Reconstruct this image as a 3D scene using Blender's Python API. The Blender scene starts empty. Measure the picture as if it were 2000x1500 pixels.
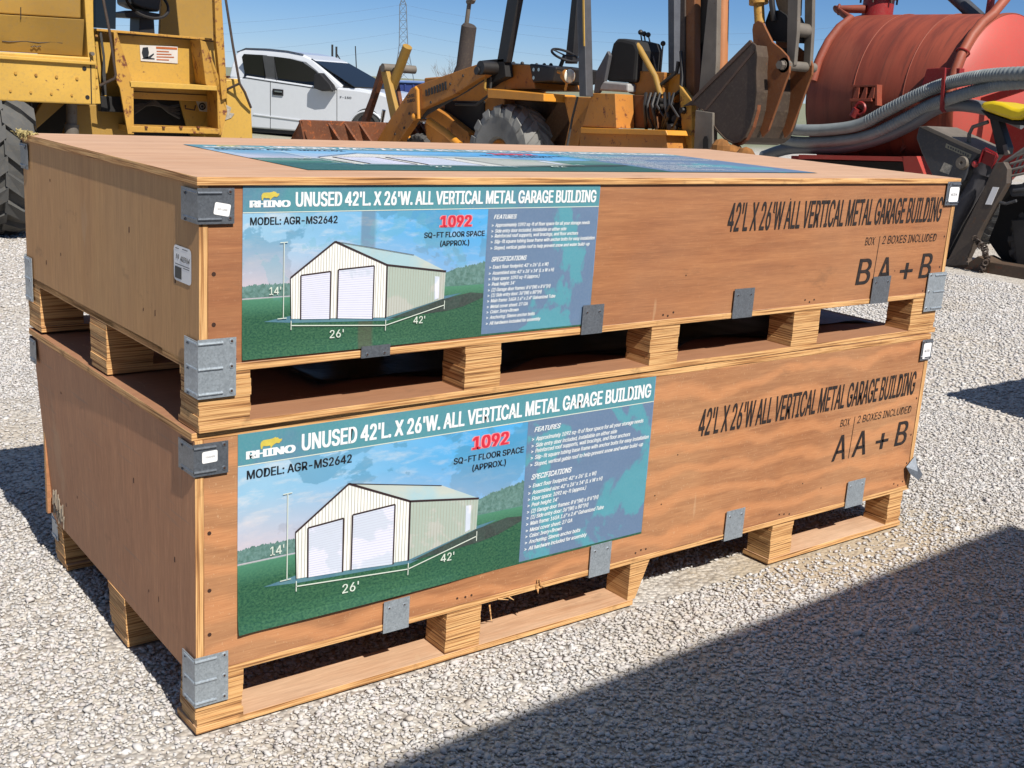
import bpy, bmesh, math, random
import numpy as np
from mathutils import Vector, Matrix, noise
random.seed(7)
rng = np.random.default_rng(11)
R = math.radians
sc = bpy.context.scene
col = sc.collection

# ------------------------------------------------------------------ camera
FPX, ROLL, PITCH, YAW = 2299.4, 0.06335, 0.24861, 0.6741
CAM = Vector((-0.999, -2.3485, 1.5236))
fw = Vector((math.sin(YAW)*math.cos(PITCH), math.cos(YAW)*math.cos(PITCH), -math.sin(PITCH)))
rt0 = Vector((math.cos(YAW), -math.sin(YAW), 0)); up0 = rt0.cross(fw)
rt = rt0*math.cos(ROLL) + up0*math.sin(ROLL); up = up0*math.cos(ROLL) - rt0*math.sin(ROLL)
cd = bpy.data.cameras.new('camera'); cam = bpy.data.objects.new('camera', cd); col.objects.link(cam)
m = Matrix((rt, up, -fw)).transposed().to_4x4(); m.translation = CAM; cam.matrix_world = m
cd.sensor_width = 36; cd.lens = FPX/2000*36; cd.clip_start = 0.05; cd.clip_end = 6000
sc.camera = cam
sc.render.resolution_x, sc.render.resolution_y = 1024, 768
# ------------------------------------------------------------------ sky, sun, exposure
SUN_EL, SUN_AZ = R(48.0), R(186.3)          # azimuth measured from +Y towards +X
w = bpy.data.worlds.new('World'); sc.world = w; w.use_nodes = True
nt = w.node_tree; bg = nt.nodes['Background']
sky = nt.nodes.new('ShaderNodeTexSky'); sky.sky_type = 'NISHITA'; sky.sun_disc = False
sky.sun_elevation = SUN_EL; sky.sun_rotation = SUN_AZ; sky.altitude = 1500
sky.air_density = 1.0; sky.dust_density = 0.0; sky.ozone_density = 2.5
tint = nt.nodes.new('ShaderNodeMix'); tint.data_type = 'RGBA'; tint.blend_type = 'MULTIPLY'; tint.inputs[0].default_value = 1
tcw = nt.nodes.new('ShaderNodeTexCoord'); sxyz = nt.nodes.new('ShaderNodeSeparateXYZ'); nt.links.new(tcw.outputs['Generated'], sxyz.inputs[0])
rampw = nt.nodes.new('ShaderNodeValToRGB'); nt.links.new(sxyz.outputs[2], rampw.inputs[0])      # sky darkened low down; overhead brightened and warmed to add fill light
ew = rampw.color_ramp.elements
while len(ew) < 5: ew.new(.5)
for e_, (p_, c_) in zip(ew, ((0, (.42,.53,.80)), (.06, (.30,.44,.68)), (.16, (.22,.37,.58)), (.42, (.70,.72,.72)), (.9, (1.95,1.62,1.34)))): e_.position = p_; e_.color = (*c_, 1)
nt.links.new(rampw.outputs[0], tint.inputs[7])
nt.links.new(sky.outputs[0], tint.inputs[6]); nt.links.new(tint.outputs[2], bg.inputs[0]); bg.inputs[1].default_value = 0.075
sd = bpy.data.lights.new('sun', 'SUN'); sun = bpy.data.objects.new('sun', sd); col.objects.link(sun)
sd.energy = 4.4; sd.angle = R(0.42); sd.color = (1.0, 0.945, 0.86)
sdir = Vector((math.sin(SUN_AZ)*math.cos(SUN_EL), math.cos(SUN_AZ)*math.cos(SUN_EL), math.sin(SUN_EL)))
sun.rotation_euler = sdir.to_track_quat('Z', 'Y').to_euler(); sun.location = (0, -8, 8)
sc.view_settings.view_transform = 'Standard'; sc.view_settings.look = 'None'
sc.view_settings.exposure = 0.72; sc.view_settings.gamma = 1
try:
    sc.cycles.max_bounces = 6; sc.cycles.use_denoising = True
except Exception: pass

# ------------------------------------------------------------------ helpers: geometry
def V(*a): return Vector(a)
class Plane:                                   # a real upright plane; at() finds the point of it seen at a photo position
    def __init__(s, P, n): s.P, s.n = Vector(P), Vector(n).normalized()
    def at(s, x, y, off=0.0):
        d = fw + rt*((x-1000)/FPX) - up*((y-750)/FPX)
        t = (s.P + s.n*off - CAM).dot(s.n)/d.dot(s.n)
        return CAM + d*t
    def poly(s, pts, off=0.0): return [s.at(p[0], p[1], off) for p in pts]
class B:
    def __init__(s): s.v, s.f, s.m = [], [], []
    def add(s, vs, fs, mi=0):
        o = len(s.v); s.v += [Vector(p) for p in vs]
        for f in fs: s.f.append([i+o for i in f]); s.m.append(mi)
        return s
    def box(s, x0, x1, y0, y1, z0, z1, mi=0):
        s.add([(x0,y0,z0),(x1,y0,z0),(x1,y1,z0),(x0,y1,z0),(x0,y0,z1),(x1,y0,z1),(x1,y1,z1),(x0,y1,z1)],
              [(0,3,2,1),(4,5,6,7),(0,1,5,4),(1,2,6,5),(2,3,7,6),(3,0,4,7)], mi); return s
    def board(s, x0, x1, y0, y1, z0, z1, thin, mf=0, me=1):   # plywood board: faces mf, cut edges me
        o = len(s.m); s.box(x0,x1,y0,y1,z0,z1)
        ax = [2,2,1,0,1,0]
        for k in range(6): s.m[o+k] = mf if ax[k] == thin else me
        return s
    def loft(s, a, b, mi=0, caps=True):
        n = len(a); fs = [(i, (i+1)%n, n+(i+1)%n, n+i) for i in range(n)]
        if caps: fs += [tuple(range(n)), tuple(range(2*n-1, n-1, -1))]
        return s.add(list(a)+list(b), fs, mi)
    def prism(s, pts, d, mi=0): return s.loft([Vector(p) for p in pts], [Vector(p)+Vector(d) for p in pts], mi)
    def tube(s, path, r, n=10, mi=0, caps=True):
        path = [Vector(p) for p in path]; k = len(path)
        rs = r if isinstance(r, (list, tuple)) else [r]*k
        t = (path[1]-path[0]).normalized(); ref = V(0,0,1) if abs(t.z) < .9 else V(1,0,0)
        u = t.cross(ref).normalized(); vs = []
        for i in range(k):
            a = path[max(0,i-1)]; b = path[min(k-1,i+1)]; t = (b-a).normalized()
            u = (u - t*u.dot(t)).normalized(); w_ = t.cross(u)
            vs += [path[i] + (u*math.cos(2*math.pi*j/n) + w_*math.sin(2*math.pi*j/n))*rs[i] for j in range(n)]
        fs = [(i*n+j, i*n+(j+1)%n, (i+1)*n+(j+1)%n, (i+1)*n+j) for i in range(k-1) for j in range(n)]
        if caps: fs += [tuple(range(n-1,-1,-1)), tuple(range((k-1)*n, k*n))]
        return s.add(vs, fs, mi)
    def cyl(s, a, b, r, r2=None, n=20, mi=0): return s.tube([a, b], [r, r if r2 is None else r2], n, mi)
    def ball(s, c, r, mi=0, n=8):
        c = Vector(c); return s.tube([c+V(0,0,-r*math.cos(math.pi*(i+.02)/(n+.04))) for i in range(n+1)],
                                     [max(1e-4, r*math.sin(math.pi*i/n)) for i in range(n+1)], 10, mi)
    def lathe(s, c, axis, prof, n=40, mi=0, closed=False):      # prof: (along axis, radius)
        c = Vector(c); ax = Vector(axis).normalized(); u = ax.orthogonal().normalized(); w_ = ax.cross(u); vs = []
        for a, r in prof:
            vs += [c + ax*a + (u*math.cos(2*math.pi*j/n)+w_*math.sin(2*math.pi*j/n))*r for j in range(n)]
        k = len(prof); rngk = range(k) if closed else range(k-1)
        return s.add(vs, [(i*n+j, i*n+(j+1)%n, ((i+1)%k)*n+(j+1)%n, ((i+1)%k)*n+j) for i in rngk for j in range(n)], mi)
    def torus(s, c, axis, R_, r, n=32, k=8, mi=0):
        return s.lathe(c, axis, [(r*math.sin(2*math.pi*i/k), R_ + r*math.cos(2*math.pi*i/k)) for i in range(k)], n, mi, True)
worldroots = {}
def link(name, mesh, parent):
    o = bpy.data.objects.new(name, mesh); col.objects.link(o)
    if parent is not None:
        o.parent = parent
        if parent.name in worldroots: o.location = -parent.location
    return o
def part(name, b, mats, parent=None, smooth=False, bevel=0.0, label=None):
    bm = bmesh.new(); vs = [bm.verts.new(p) for p in b.v]
    for f, mi in zip(b.f, b.m):
        try: fc = bm.faces.new([vs[i] for i in f]); fc.material_index = mi; fc.smooth = smooth
        except ValueError: pass
    bmesh.ops.recalc_face_normals(bm, faces=bm.faces[:])
    me = bpy.data.meshes.new(name); bm.to_mesh(me); bm.free()
    for mt in (mats if isinstance(mats, (list, tuple)) else [mats]): me.materials.append(mt)
    o = link(name, me, parent)
    if smooth:
        try: me.set_sharp_from_angle(angle=R(38))
        except Exception: pass
    if bevel:
        md = o.modifiers.new('bevel', 'BEVEL'); md.width = bevel; md.segments = 2; md.limit_method = 'ANGLE'; md.angle_limit = R(50)
    if label: o['label'] = label
    return o
def tag(o, label, cat, group=None, kind=None):
    if label: o['label'] = label
    if cat: o['category'] = cat
    if group: o['group'] = group
    if kind: o['kind'] = kind
    return o
def thing(name, label, cat, loc=(0,0,0), rotz=0, group=None, world=True):
    o = bpy.data.objects.new(name, None); col.objects.link(o); o.empty_display_size = .1
    o.location = loc; o.rotation_euler = (0,0,rotz); tag(o, label, cat, group)
    if world: worldroots[o.name] = 1
    return o

# ------------------------------------------------------------------ helpers: materials
def L(r, g, b, k=1.0):
    f = lambda c: (c/255/12.92 if c/255 <= .04045 else ((c/255+.055)/1.055)**2.4)*k
    return (f(r), f(g), f(b), 1)
class N:
    def __init__(s, name):
        s.m = bpy.data.materials.new(name); s.m.use_nodes = True; s.t = s.m.node_tree
        s.p = s.t.nodes['Principled BSDF']; s.p.inputs['Roughness'].default_value = .7
        s.tc = s.t.nodes.new('ShaderNodeTexCoord')
    def n(s, typ, **kw):
        x = s.t.nodes.new('ShaderNode'+typ)
        for k, v in kw.items(): setattr(x, k, v)
        return x
    def l(s, a, b): s.t.links.new(a, b)
    def coord(s, scale=(1,1,1), loc=(0,0,0), rot=(0,0,0), kind='Object'):
        mp = s.n('Mapping'); s.l(s.tc.outputs[kind], mp.inputs[0])
        mp.inputs['Scale'].default_value = scale; mp.inputs['Location'].default_value = loc; mp.inputs['Rotation'].default_value = rot
        return mp.outputs[0]
    def noise(s, scale=5, detail=3, rough=.55, vec=None, dist=0):
        x = s.n('TexNoise'); x.inputs['Scale'].default_value = scale; x.inputs['Detail'].default_value = detail
        x.inputs['Roughness'].default_value = rough; x.inputs['Distortion'].default_value = dist
        s.l(vec if vec is not None else s.tc.outputs['Object'], x.inputs['Vector']); return x.outputs[0]
    def voro(s, scale, vec=None, feature='F1'):
        x = s.n('TexVoronoi', feature=feature); x.inputs['Scale'].default_value = scale
        s.l(vec if vec is not None else s.tc.outputs['Object'], x.inputs['Vector']); return x
    def ramp(s, fac, stops):
        x = s.n('ValToRGB'); e = x.color_ramp.elements
        while len(e) < len(stops): e.new(.5)
        for el, (p, c) in zip(e, stops): el.position = p; el.color = c if len(c) == 4 else (*c, 1)
        s.l(fac, x.inputs[0]); return x.outputs[0]
    def step(s, fac, a, b): return s.ramp(fac, [(a, (0,0,0,1)), (b, (1,1,1,1))] if a < b else [(b, (1,1,1,1)), (a, (0,0,0,1))])
    def mix(s, fac, a, b, blend='MIX'):
        x = s.n('Mix', data_type='RGBA', blend_type=blend)
        for sock, v in ((x.inputs[0], fac), (x.inputs[6], a), (x.inputs[7], b)):
            if hasattr(v, 'is_linked'): s.l(v, sock)
            else: sock.default_value = v
        return x.outputs[2]
    def math(s, op, a, b=0.0):
        x = s.n('Math', operation=op)
        for sock, v in ((x.inputs[0], a), (x.inputs[1], b)):
            if hasattr(v, 'is_linked'): s.l(v, sock)
            else: sock.default_value = v
        return x.outputs[0]
    def sep(s, vec):
        x = s.n('SeparateXYZ'); s.l(vec, x.inputs[0]); return x.outputs
    def color(s, c):
        i = s.p.inputs['Base Color']
        if hasattr(c, 'is_linked'): s.l(c, i)
        else: i.default_value = c
    def rough(s, r):
        i = s.p.inputs['Roughness']
        if hasattr(r, 'is_linked'): s.l(r, i)
        else: i.default_value = r
    def metal(s, v): s.p.inputs['Metallic'].default_value = v
    def bump(s, h, strength=.3, dist=.01):
        x = s.n('Bump'); x.inputs['Strength'].default_value = strength; x.inputs['Distance'].default_value = dist
        s.l(h, x.inputs['Height']); s.l(x.outputs[0], s.p.inputs['Normal'])
def plain(name, c, rough=.6, metal=0, var=.12, scale=9):
    a = N(name); n = a.noise(scale, 4)
    a.color(a.mix(n, tuple(x*(1-var*2) for x in c[:3])+(1,), tuple(x*(1+var*2) for x in c[:3])+(1,))); a.rough(rough); a.metal(metal); return a.m
def paint(name, c, rust=.5, rough=.5, dirt=.35, rustcol=L(96,48,26), scale=1.0):
    a = N(name)
    big = a.noise(1.6*scale, 4); fine = a.noise(34*scale, 5, .65); sp = a.noise(11*scale, 6, .7)
    d = a.mix(a.step(big, .38, .7), tuple(x*(1-dirt) for x in c[:3])+(1,), c)
    d = a.mix(a.math('MULTIPLY', a.step(fine, .5, .8), .35), d, L(150,135,110,.5))
    if rust:
        k = .78 - .2*rust
        d = a.mix(a.step(a.math('ADD', a.math('MULTIPLY', sp, .7), a.math('MULTIPLY', fine, .3)), k-.07, k), d, rustcol)
    a.color(d); a.rough(rough); a.bump(fine, .12, .004); return a.m
def plywood(name, c1, c2, c3, grain='x', seed=0, swirl=0.0, speck=.25, scratch=0.0):
    a = N(name)
    st = {'x': (1.1, 9, 16), 'z': (16, 9, 1.1), 'y': (16, 1.1, 9), 'd': (9, 7, 5)}[grain]
    rot = (0, R(-38), 0) if grain == 'd' else (0,0,0)
    v = a.coord(st, (seed, seed*.7, seed*1.3), rot)
    big = a.noise(1.15, 4, .55, a.coord((1,1,1.6), (seed*2, 0, seed)), .6)
    g = a.noise(1.6, 6, .6, v, .8+swirl*2.5)
    st2 = tuple(x*7 if x > 2 else x*2.2 for x in st)
    fine = a.noise(1.5, 5, .7, a.coord(st2, (seed,)*3, rot), .2)
    cc = a.mix(a.step(g, .36, .66), c1, c2)
    cc = a.mix(a.math('MULTIPLY', a.step(big, .42, .72), .75), cc, c3)
    cc = a.mix(a.math('MULTIPLY', a.step(fine, .56, .74), .45), cc, tuple(x*.5 for x in c1[:3])+(1,))
    ax_ = {'x': (1.2, 3, 5), 'z': (5, 5, 1.2), 'y': (3,1.2,3), 'd': (3,3,3)}[grain]
    stain = a.noise(1.3, 6, .66, a.coord(ax_, (seed*3, 1, 2)), .8)
    st4 = tuple(x*4.5 if x > 2 else x*2 for x in st); streak = a.noise(1.2, 5, .62, a.coord(st4, (seed+5,)*3, rot), .4)
    cc = a.mix(a.math('MULTIPLY', a.step(streak, .44, .66), .24), cc, tuple(x*.66 for x in c1[:3])+(1,))
    cc = a.mix(a.math('MULTIPLY', a.step(streak, .46, .28), .24), cc, tuple(min(1, x*1.3) for x in c3[:3])+(1,))
    cc = a.mix(a.math('MULTIPLY', a.step(stain, .50, .78), .14), cc, tuple(x*.55 for x in c1[:3])+(1,))
    cc = a.mix(a.math('MULTIPLY', a.step(stain, .46, .24), .16), cc, tuple(min(1, x*1.35) for x in c3[:3])+(1,))
    if swirl:
        wv = a.n('TexWave', wave_type='RINGS'); wv.inputs['Scale'].default_value = 2.6; wv.inputs['Distortion'].default_value = 9
        wv.inputs['Detail'].default_value = 3; wv.inputs['Detail Scale'].default_value = .9
        a.l(a.coord((.9,1,1.3), (-1.9,0,-.2)), wv.inputs['Vector'])
        cc = a.mix(a.math('MULTIPLY', a.step(wv.outputs[1], .45, .95), min(.9, .6*swirl)), cc, tuple(x*1.55 for x in c2[:3])+(1,))
    st3 = tuple(x*14 if x > 2 else x*9 for x in st)
    dash = a.noise(1.5, 3, .6, a.coord(st3, (seed+2,)*3, rot), .1)
    cc = a.mix(a.math('MULTIPLY', a.step(dash, .48, .66), .24), cc, tuple(x*.58 for x in c1[:3])+(1,))
    cc = a.mix(a.math('MULTIPLY', a.step(dash, .46, .30), .30), cc, tuple(min(1, x*1.3) for x in c3[:3])+(1,))
    spn = a.noise(210, 2, .5, a.coord((1,1,.6)))
    cc = a.mix(a.math('MULTIPLY', a.step(spn, .66, .72), speck), cc, L(225,190,150,.75))
    if scratch:
        s1 = a.noise(1, 2, .4, a.coord((1.2, 3.2, 95), (3,1,2), (R(-38) if grain == 'd' else 0, 0, 0)), 0)
        cc = a.mix(a.math('MULTIPLY', a.step(s1, .66, .69), scratch), cc, L(185,150,125,.6))
    wear = a.noise(1, 3, .5, a.coord((26, 9, 2.2), (seed, 4, seed)), .3)          # thin pale scuffs
    cc = a.mix(a.math('MULTIPLY', a.step(wear, .70, .73), .35), cc, L(222,184,142,.7))
    grime = a.noise(6, 5, .7, a.coord((.6, 1, 1.6), (seed*5, 0, 3)))
    cc = a.mix(a.math('MULTIPLY', a.step(grime, .62, .70), .32), cc, L(96,66,44,.6))
    dust = a.noise(3.2, 4, .6, a.coord((1,1,1), (seed, seed, 0)))
    cc = a.mix(a.math('MULTIPLY', dust, .40), cc, tuple(.55*x+.45*y for x, y in zip(c3[:3], (.22,.185,.15)))+(1,))
    a.color(cc); a.rough(.75); a.bump(fine, .15, .002); return a.m
def ply_edge(name, axis, freq=1.0, dark=1.0, grey=0.0, seed=0):
    a = N(name)
    sc_ = [3.5, 3.5, 3.5]; sc_['xyz'.index(axis)] = 290*freq
    n1 = a.noise(1, 2, .5, a.coord(tuple(sc_), (seed,)*3))
    sc2 = [10, 10, 10]; sc2['xyz'.index(axis)] = 700*freq
    n2 = a.noise(1, 3, .6, a.coord(tuple(sc2), (seed+4,)*3))
    blot = a.noise(14, 4, .6)
    k = dark
    c = a.ramp(n1, [(.30, L(112,72,38,.7*k)), (.44, L(196,140,84,.75*k)), (.58, L(234,188,128,.8*k)), (.72, L(214,156,94,.75*k))])
    c = a.mix(a.math('MULTIPLY', a.step(n2, .54, .68), .55), c, L(104,64,34,.6*k))
    c = a.mix(a.math('MULTIPLY', a.step(blot, .6, .76), .5), c, L(80,52,32,.6*k))
    if grey: c = a.mix(grey, c, L(150,135,115,.75))
    a.color(c); a.rough(.85); a.bump(n2, .3, .003); return a.m

# wood of the two crates
KW = .635
M_front_up = plywood('plywood_front_brown', L(162,94,50,KW), L(191,123,72,KW), L(205,142,92,KW), 'x', 1, .15, .12)
M_front_lo = plywood('plywood_front_tan', L(172,105,58,KW), L(198,132,82,KW), L(218,163,112,KW), 'x', 5, 1.0, .4)
M_side_up = plywood('plywood_side_brown', L(190,138,86,KW*1.38), L(204,152,94,KW*1.38), L(198,154,102,KW*1.38), 'z', 2, 0, .12)
M_side_lo = plywood('plywood_side_red', L(184,126,86,KW*1.42), L(196,136,94,KW*1.42), L(206,152,108,KW*1.42), 'z', 9, 0, .16, .45)
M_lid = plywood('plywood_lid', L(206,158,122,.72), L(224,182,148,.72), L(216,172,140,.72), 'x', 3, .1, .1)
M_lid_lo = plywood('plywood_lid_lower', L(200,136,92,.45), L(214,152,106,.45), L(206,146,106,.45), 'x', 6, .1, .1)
M_run = plywood('plywood_runner', L(214,160,118,.6), L(228,184,146,.62), L(236,198,164,.66), 'x', 8, .2, .3)
E_x, E_y, E_z = ply_edge('ply_edge_layers_x', 'x'), ply_edge('ply_edge_layers_y', 'y'), ply_edge('ply_edge_layers_z', 'z', .8)
E_blk = ply_edge('ply_block_layers', 'z', .9, .95, 0, 3)
E_old = ply_edge('ply_edge_weathered', 'z', .8, .95, .45, 2)
def steel(name, c, rough=.42, metal=.55):
    a = N(name); v = a.voro(240); n = a.noise(60, 4, .6)
    k = a.mix(.5, v.outputs['Color'], n)
    a.color(a.mix(a.step(k, .3, .75), tuple(x*.8 for x in c[:3])+(1,), tuple(x*1.15 for x in c[:3])+(1,)))
    a.rough(rough); a.metal(metal); return a.m
M_galv = steel('galvanized_steel', L(176,186,194,.8), .42, .5)
M_galv_dark = steel('galvanized_steel_dark', L(140,147,156,.62), .38, .6)
M_hole = plain('dark_hole', L(70,42,28,.6), .9, 0, .1)
_a = N('black_ink'); _a.color(_a.mix(_a.math('MULTIPLY', _a.step(_a.noise(70, 5, .7, _a.coord((.6,1,1.6))), .50, .70), .55), L(28,23,23,.9), L(112,74,50,.55))); M_ink = _a.m
M_white = plain('white_paper', L(240,240,240,.85), .55, 0, .03)
M_label_grey = plain('printed_grey', L(110,112,118,.8), .6, 0, .1)
M_print_white = plain('print_white', L(238,242,244,.78), .5, 0, .04, 40)
M_print_black = plain('print_black', L(24,28,34,.9), .5, 0, .1)
M_print_red = plain('print_red', L(222,48,70,.72), .5, 0, .1, 30)
M_print_yellow = plain('print_yellow', L(228,208,92,.66), .5, 0, .12, 60)
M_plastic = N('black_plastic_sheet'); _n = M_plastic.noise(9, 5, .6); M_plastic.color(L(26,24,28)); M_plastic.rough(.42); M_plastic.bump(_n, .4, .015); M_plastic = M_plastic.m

# poster inks
def pr(name, c, c2, scale=3, lo=.46, hi=.54, bump=True):
    a = N(name); n = a.noise(scale, 5, .6, None, .4); f = a.noise(160, 2)
    c_ = a.mix(a.step(n, lo, hi), c, c2)
    a.color(a.mix(a.math('MULTIPLY', f, .12), c_, (.5,.5,.5,1))); a.rough(.5)
    if bump: a.bump(a.noise(4.5, 3, .5, None, .5), .45, .014)
    return a.m
PK = .69
P_head = pr('poster_header_teal', L(72,150,164,PK), L(84,138,166,PK), 2.2, .48, .56)
P_spec = pr('poster_panel_slate', L(98,128,164,PK), L(78,160,178,PK), 3.4, .56, .585)
P_wall = pr('poster_wall_ivory', L(250,250,246,PK*1.1), L(240,244,238,PK*1.1), 3)
P_side = pr('poster_wall_shade', L(200,204,196,PK), L(182,198,186,PK), 6, .5, .53)
P_roof = pr('poster_roof', L(176,212,222,PK), L(204,214,206,PK), 5, .45, .6)
P_door = pr('poster_door', L(232,234,252,PK*1.1), L(216,226,242,PK*1.05), 6, .5, .53)
P_doorline = plain('poster_door_line', L(208,210,232,PK), .5, 0, .05)
P_rib = plain('poster_rib', L(176,170,152,PK), .5, 0, .05)
P_trim = plain('poster_trim', L(58,40,42,PK), .5, 0, .1)
P_tree = pr('poster_treeline', L(62,112,100,PK), L(110,152,148,PK), 90, .35, .65)
P_slab = pr('poster_slab', L(66,122,146,PK), L(80,134,150,PK), 9)
P_shadow = pr('poster_shadow', L(34,62,52,PK), L(28,50,42,PK), 20)
P_white2 = plain('poster_line_white', L(226,236,224,.7), .5, 0, .03)
def picture_mat(name, seed, tape=False):
    a = N(name); uv = a.tc.outputs['UV']; s = a.sep(uv)
    mp = a.n('Mapping'); a.l(uv, mp.inputs[0]); mp.inputs['Scale'].default_value = (5.2, 2.6, 1); mp.inputs['Location'].default_value = (seed, seed, 0)
    c1 = a.noise(1.0, 6, .58, mp.outputs[0], .3)
    mp2 = a.n('Mapping'); a.l(uv, mp2.inputs[0]); mp2.inputs['Scale'].default_value = (12, 14, 1)
    c2 = a.noise(1.0, 6, .62, mp2.outputs[0], .2)
    skyc = a.mix(a.step(s[0], .05, .5), L(160,206,236,PK), L(88,180,240,PK))
    skyc = a.mix(a.math('MULTIPLY', a.step(c2, .5, .72), a.math('SUBTRACT', .95, s[0])), skyc, L(222,230,236,PK))
    skyc = a.mix(a.step(c1, .535, .55), skyc, a.mix(.55, skyc, L(84,150,184,PK)))
    hz = a.step(s[1], .66, .42)
    x = a.n('MapRange'); a.l(s[1], x.inputs[0]); x.inputs[1].default_value = .70; x.inputs[2].default_value = .42; hzv = x.outputs[0]
    skyc = a.mix(a.math('MULTIPLY', hzv, a.math('SUBTRACT', .8, s[0])), skyc, L(226,206,212,PK))
    g = a.n('Mapping'); a.l(uv, g.inputs[0]); g.inputs['Scale'].default_value = (170, 90, 1)
    gn = a.noise(1, 4, .7, g.outputs[0]); gb = a.noise(5, 3)
    gr = a.mix(a.step(gn, .38, .62), L(38,82,60,PK), L(80,126,88,PK))
    gr = a.mix(a.math('MULTIPLY', gb, .45), gr, L(30,88,84,PK))
    far = a.n('MapRange'); a.l(s[1], far.inputs[0]); far.inputs[1].default_value = .24; far.inputs[2].default_value = .36
    gr = a.mix(a.math('MULTIPLY', far.outputs[0], .8), gr, L(96,160,130,PK))
    edge = a.math('ADD', s[1], a.math('MULTIPLY', gn, .004))
    pic = a.mix(a.step(edge, .352, .358), gr, skyc)
    if tape:                                    # brown stain of an old strap, left of the middle, and washed-out tide marks
        band = a.math('MULTIPLY', a.step(s[0], .285, .289), a.step(s[0], .327, .322))
        pic = a.mix(a.math('MULTIPLY', band, .45), pic, L(120,104,88,.5))
        tide = a.noise(1.6, 5, .6, mp.outputs[0], .5)
        pic = a.mix(a.math('MULTIPLY', a.math('MULTIPLY', a.step(tide, .55, .565), a.step(s[1], .30, .42)), .28), pic, L(120,196,214,.6))
    a.color(pic); a.rough(.34); a.bump(a.noise(4.5, 3, .5, None, .5), .45, .014); return a.m

# ------------------------------------------------------------------ lettering
_tc = {}
try:                                            # Blender's own bundled grotesque; the built-in font serves if it is absent
    import os
    FONT = bpy.data.fonts.load(os.path.join(bpy.utils.system_resource('DATAFILES'), 'fonts', 'Inter.woff2'))
except Exception: FONT = None
def raw(s, bold):
    key = (s, bold)
    if key in _tc: return _tc[key]
    cu = bpy.data.curves.new('lettering', 'FONT'); cu.body = s; cu.size = 1; cu.resolution_u = 3; cu.offset = bold
    if FONT: cu.font = FONT
    ob = bpy.data.objects.new('lettering', cu); me = bpy.data.meshes.new_from_object(ob)
    vs = [(v.co.x, v.co.y) for v in me.vertices]; fs = [tuple(p.vertices) for p in me.polygons]
    bpy.data.objects.remove(ob); bpy.data.curves.remove(cu); bpy.data.meshes.remove(me)
    _tc[key] = (vs, fs); return _tc[key]
def width(s): xs = [v[0] for v in raw(s, 0.0)[0]]; return max(xs)-min(xs)
def glyphs(s, bold):
    if FONT is None or '4' not in s: return raw(s, bold)
    adv = lambda t: width('H'+t+'H')-width('HH')
    hs = [v for v in raw('H', 0.0)[0]]; lsb = min(v[0] for v in hs); H = max(v[1] for v in hs); y0 = min(v[1] for v in hs); H -= y0
    vs, fs, x = [], [], 0.0
    segs = s.split('4')
    for n, g in enumerate(segs):
        if n:
            w_ = adv('4'); q = lambda a, c: (x+w_*a, y0+H*c)
            for poly_ in ([(.60,0),(.75,0),(.75,1),(.60,1)], [(.05,.22),(.60,.22),(.60,.345),(.05,.345)], [(.75,.22),(.92,.22),(.92,.345),(.75,.345)], [(.05,.345),(.225,.345),(.60,.80),(.60,1)]):
                o = len(vs); vs += [q(*p) for p in poly_]; fs.append(tuple(range(o, o+4)))
            x += w_
        if g:
            gv, gf = raw('H'+g, 0.0); nh = len(raw('H', 0.0)[0]); o = len(vs); hw = adv('H')
            keep = {}
            for k, v in enumerate(gv):
                if v[0] > lsb+width('H')+.004: keep[k] = len(vs); vs.append((v[0]-hw+x, v[1]))
            fs += [tuple(keep[k] for k in f_) for f_ in gf if all(k in keep for k in f_)]
            x += adv(g)
    return vs, fs
def text(b, s, x0, x1, y, cap, f, bold=0.0, shear=0.0, mi=0, dy=0.0):
    k_ = bold if FONT is None else 0.0
    vs, fs = glyphs(s, k_); xs = [v[0] for v in vs]; a, c = min(xs), max(xs)
    hv = [v[1] for v in glyphs('H', k_)[0]]; k = cap/(max(hv)-min(hv)); h0 = min(hv)
    sh = [(0, 0)]
    if FONT and bold > 0: sh = [(dx*bold, dy_*bold*.55) for dx in (-1, -.33, .33, 1) for dy_ in (-.6, .6)]
    e1 = f(x0+(x1-x0)*.1, y)-f(x0, y); e2 = f(x0, y+cap)-f(x0, y); nn = e1.cross(e2).normalized()
    for q, (ox, oy) in enumerate(sh):
        out = []
        for (px, py) in vs:
            t = (px-a)/(c-a); yy = (py+oy-h0)*k
            out.append(f(x0+(x1-x0)*(t+ox/(c-a)) + shear*yy, y+yy+dy*t) + nn*(.00003*q))
        b.add(out, fs, mi)
def flat(name, b, mats, parent):                # printed sheet: keep face order, no recalculation needed
    me = bpy.data.meshes.new(name); me.from_pydata([tuple(v) for v in b.v], [], b.f)
    for mt in (mats if isinstance(mats, (list, tuple)) else [mats]): me.materials.append(mt)
    me.polygons.foreach_set('material_index', b.m); me.update()
    return link(name, me, parent)

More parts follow.
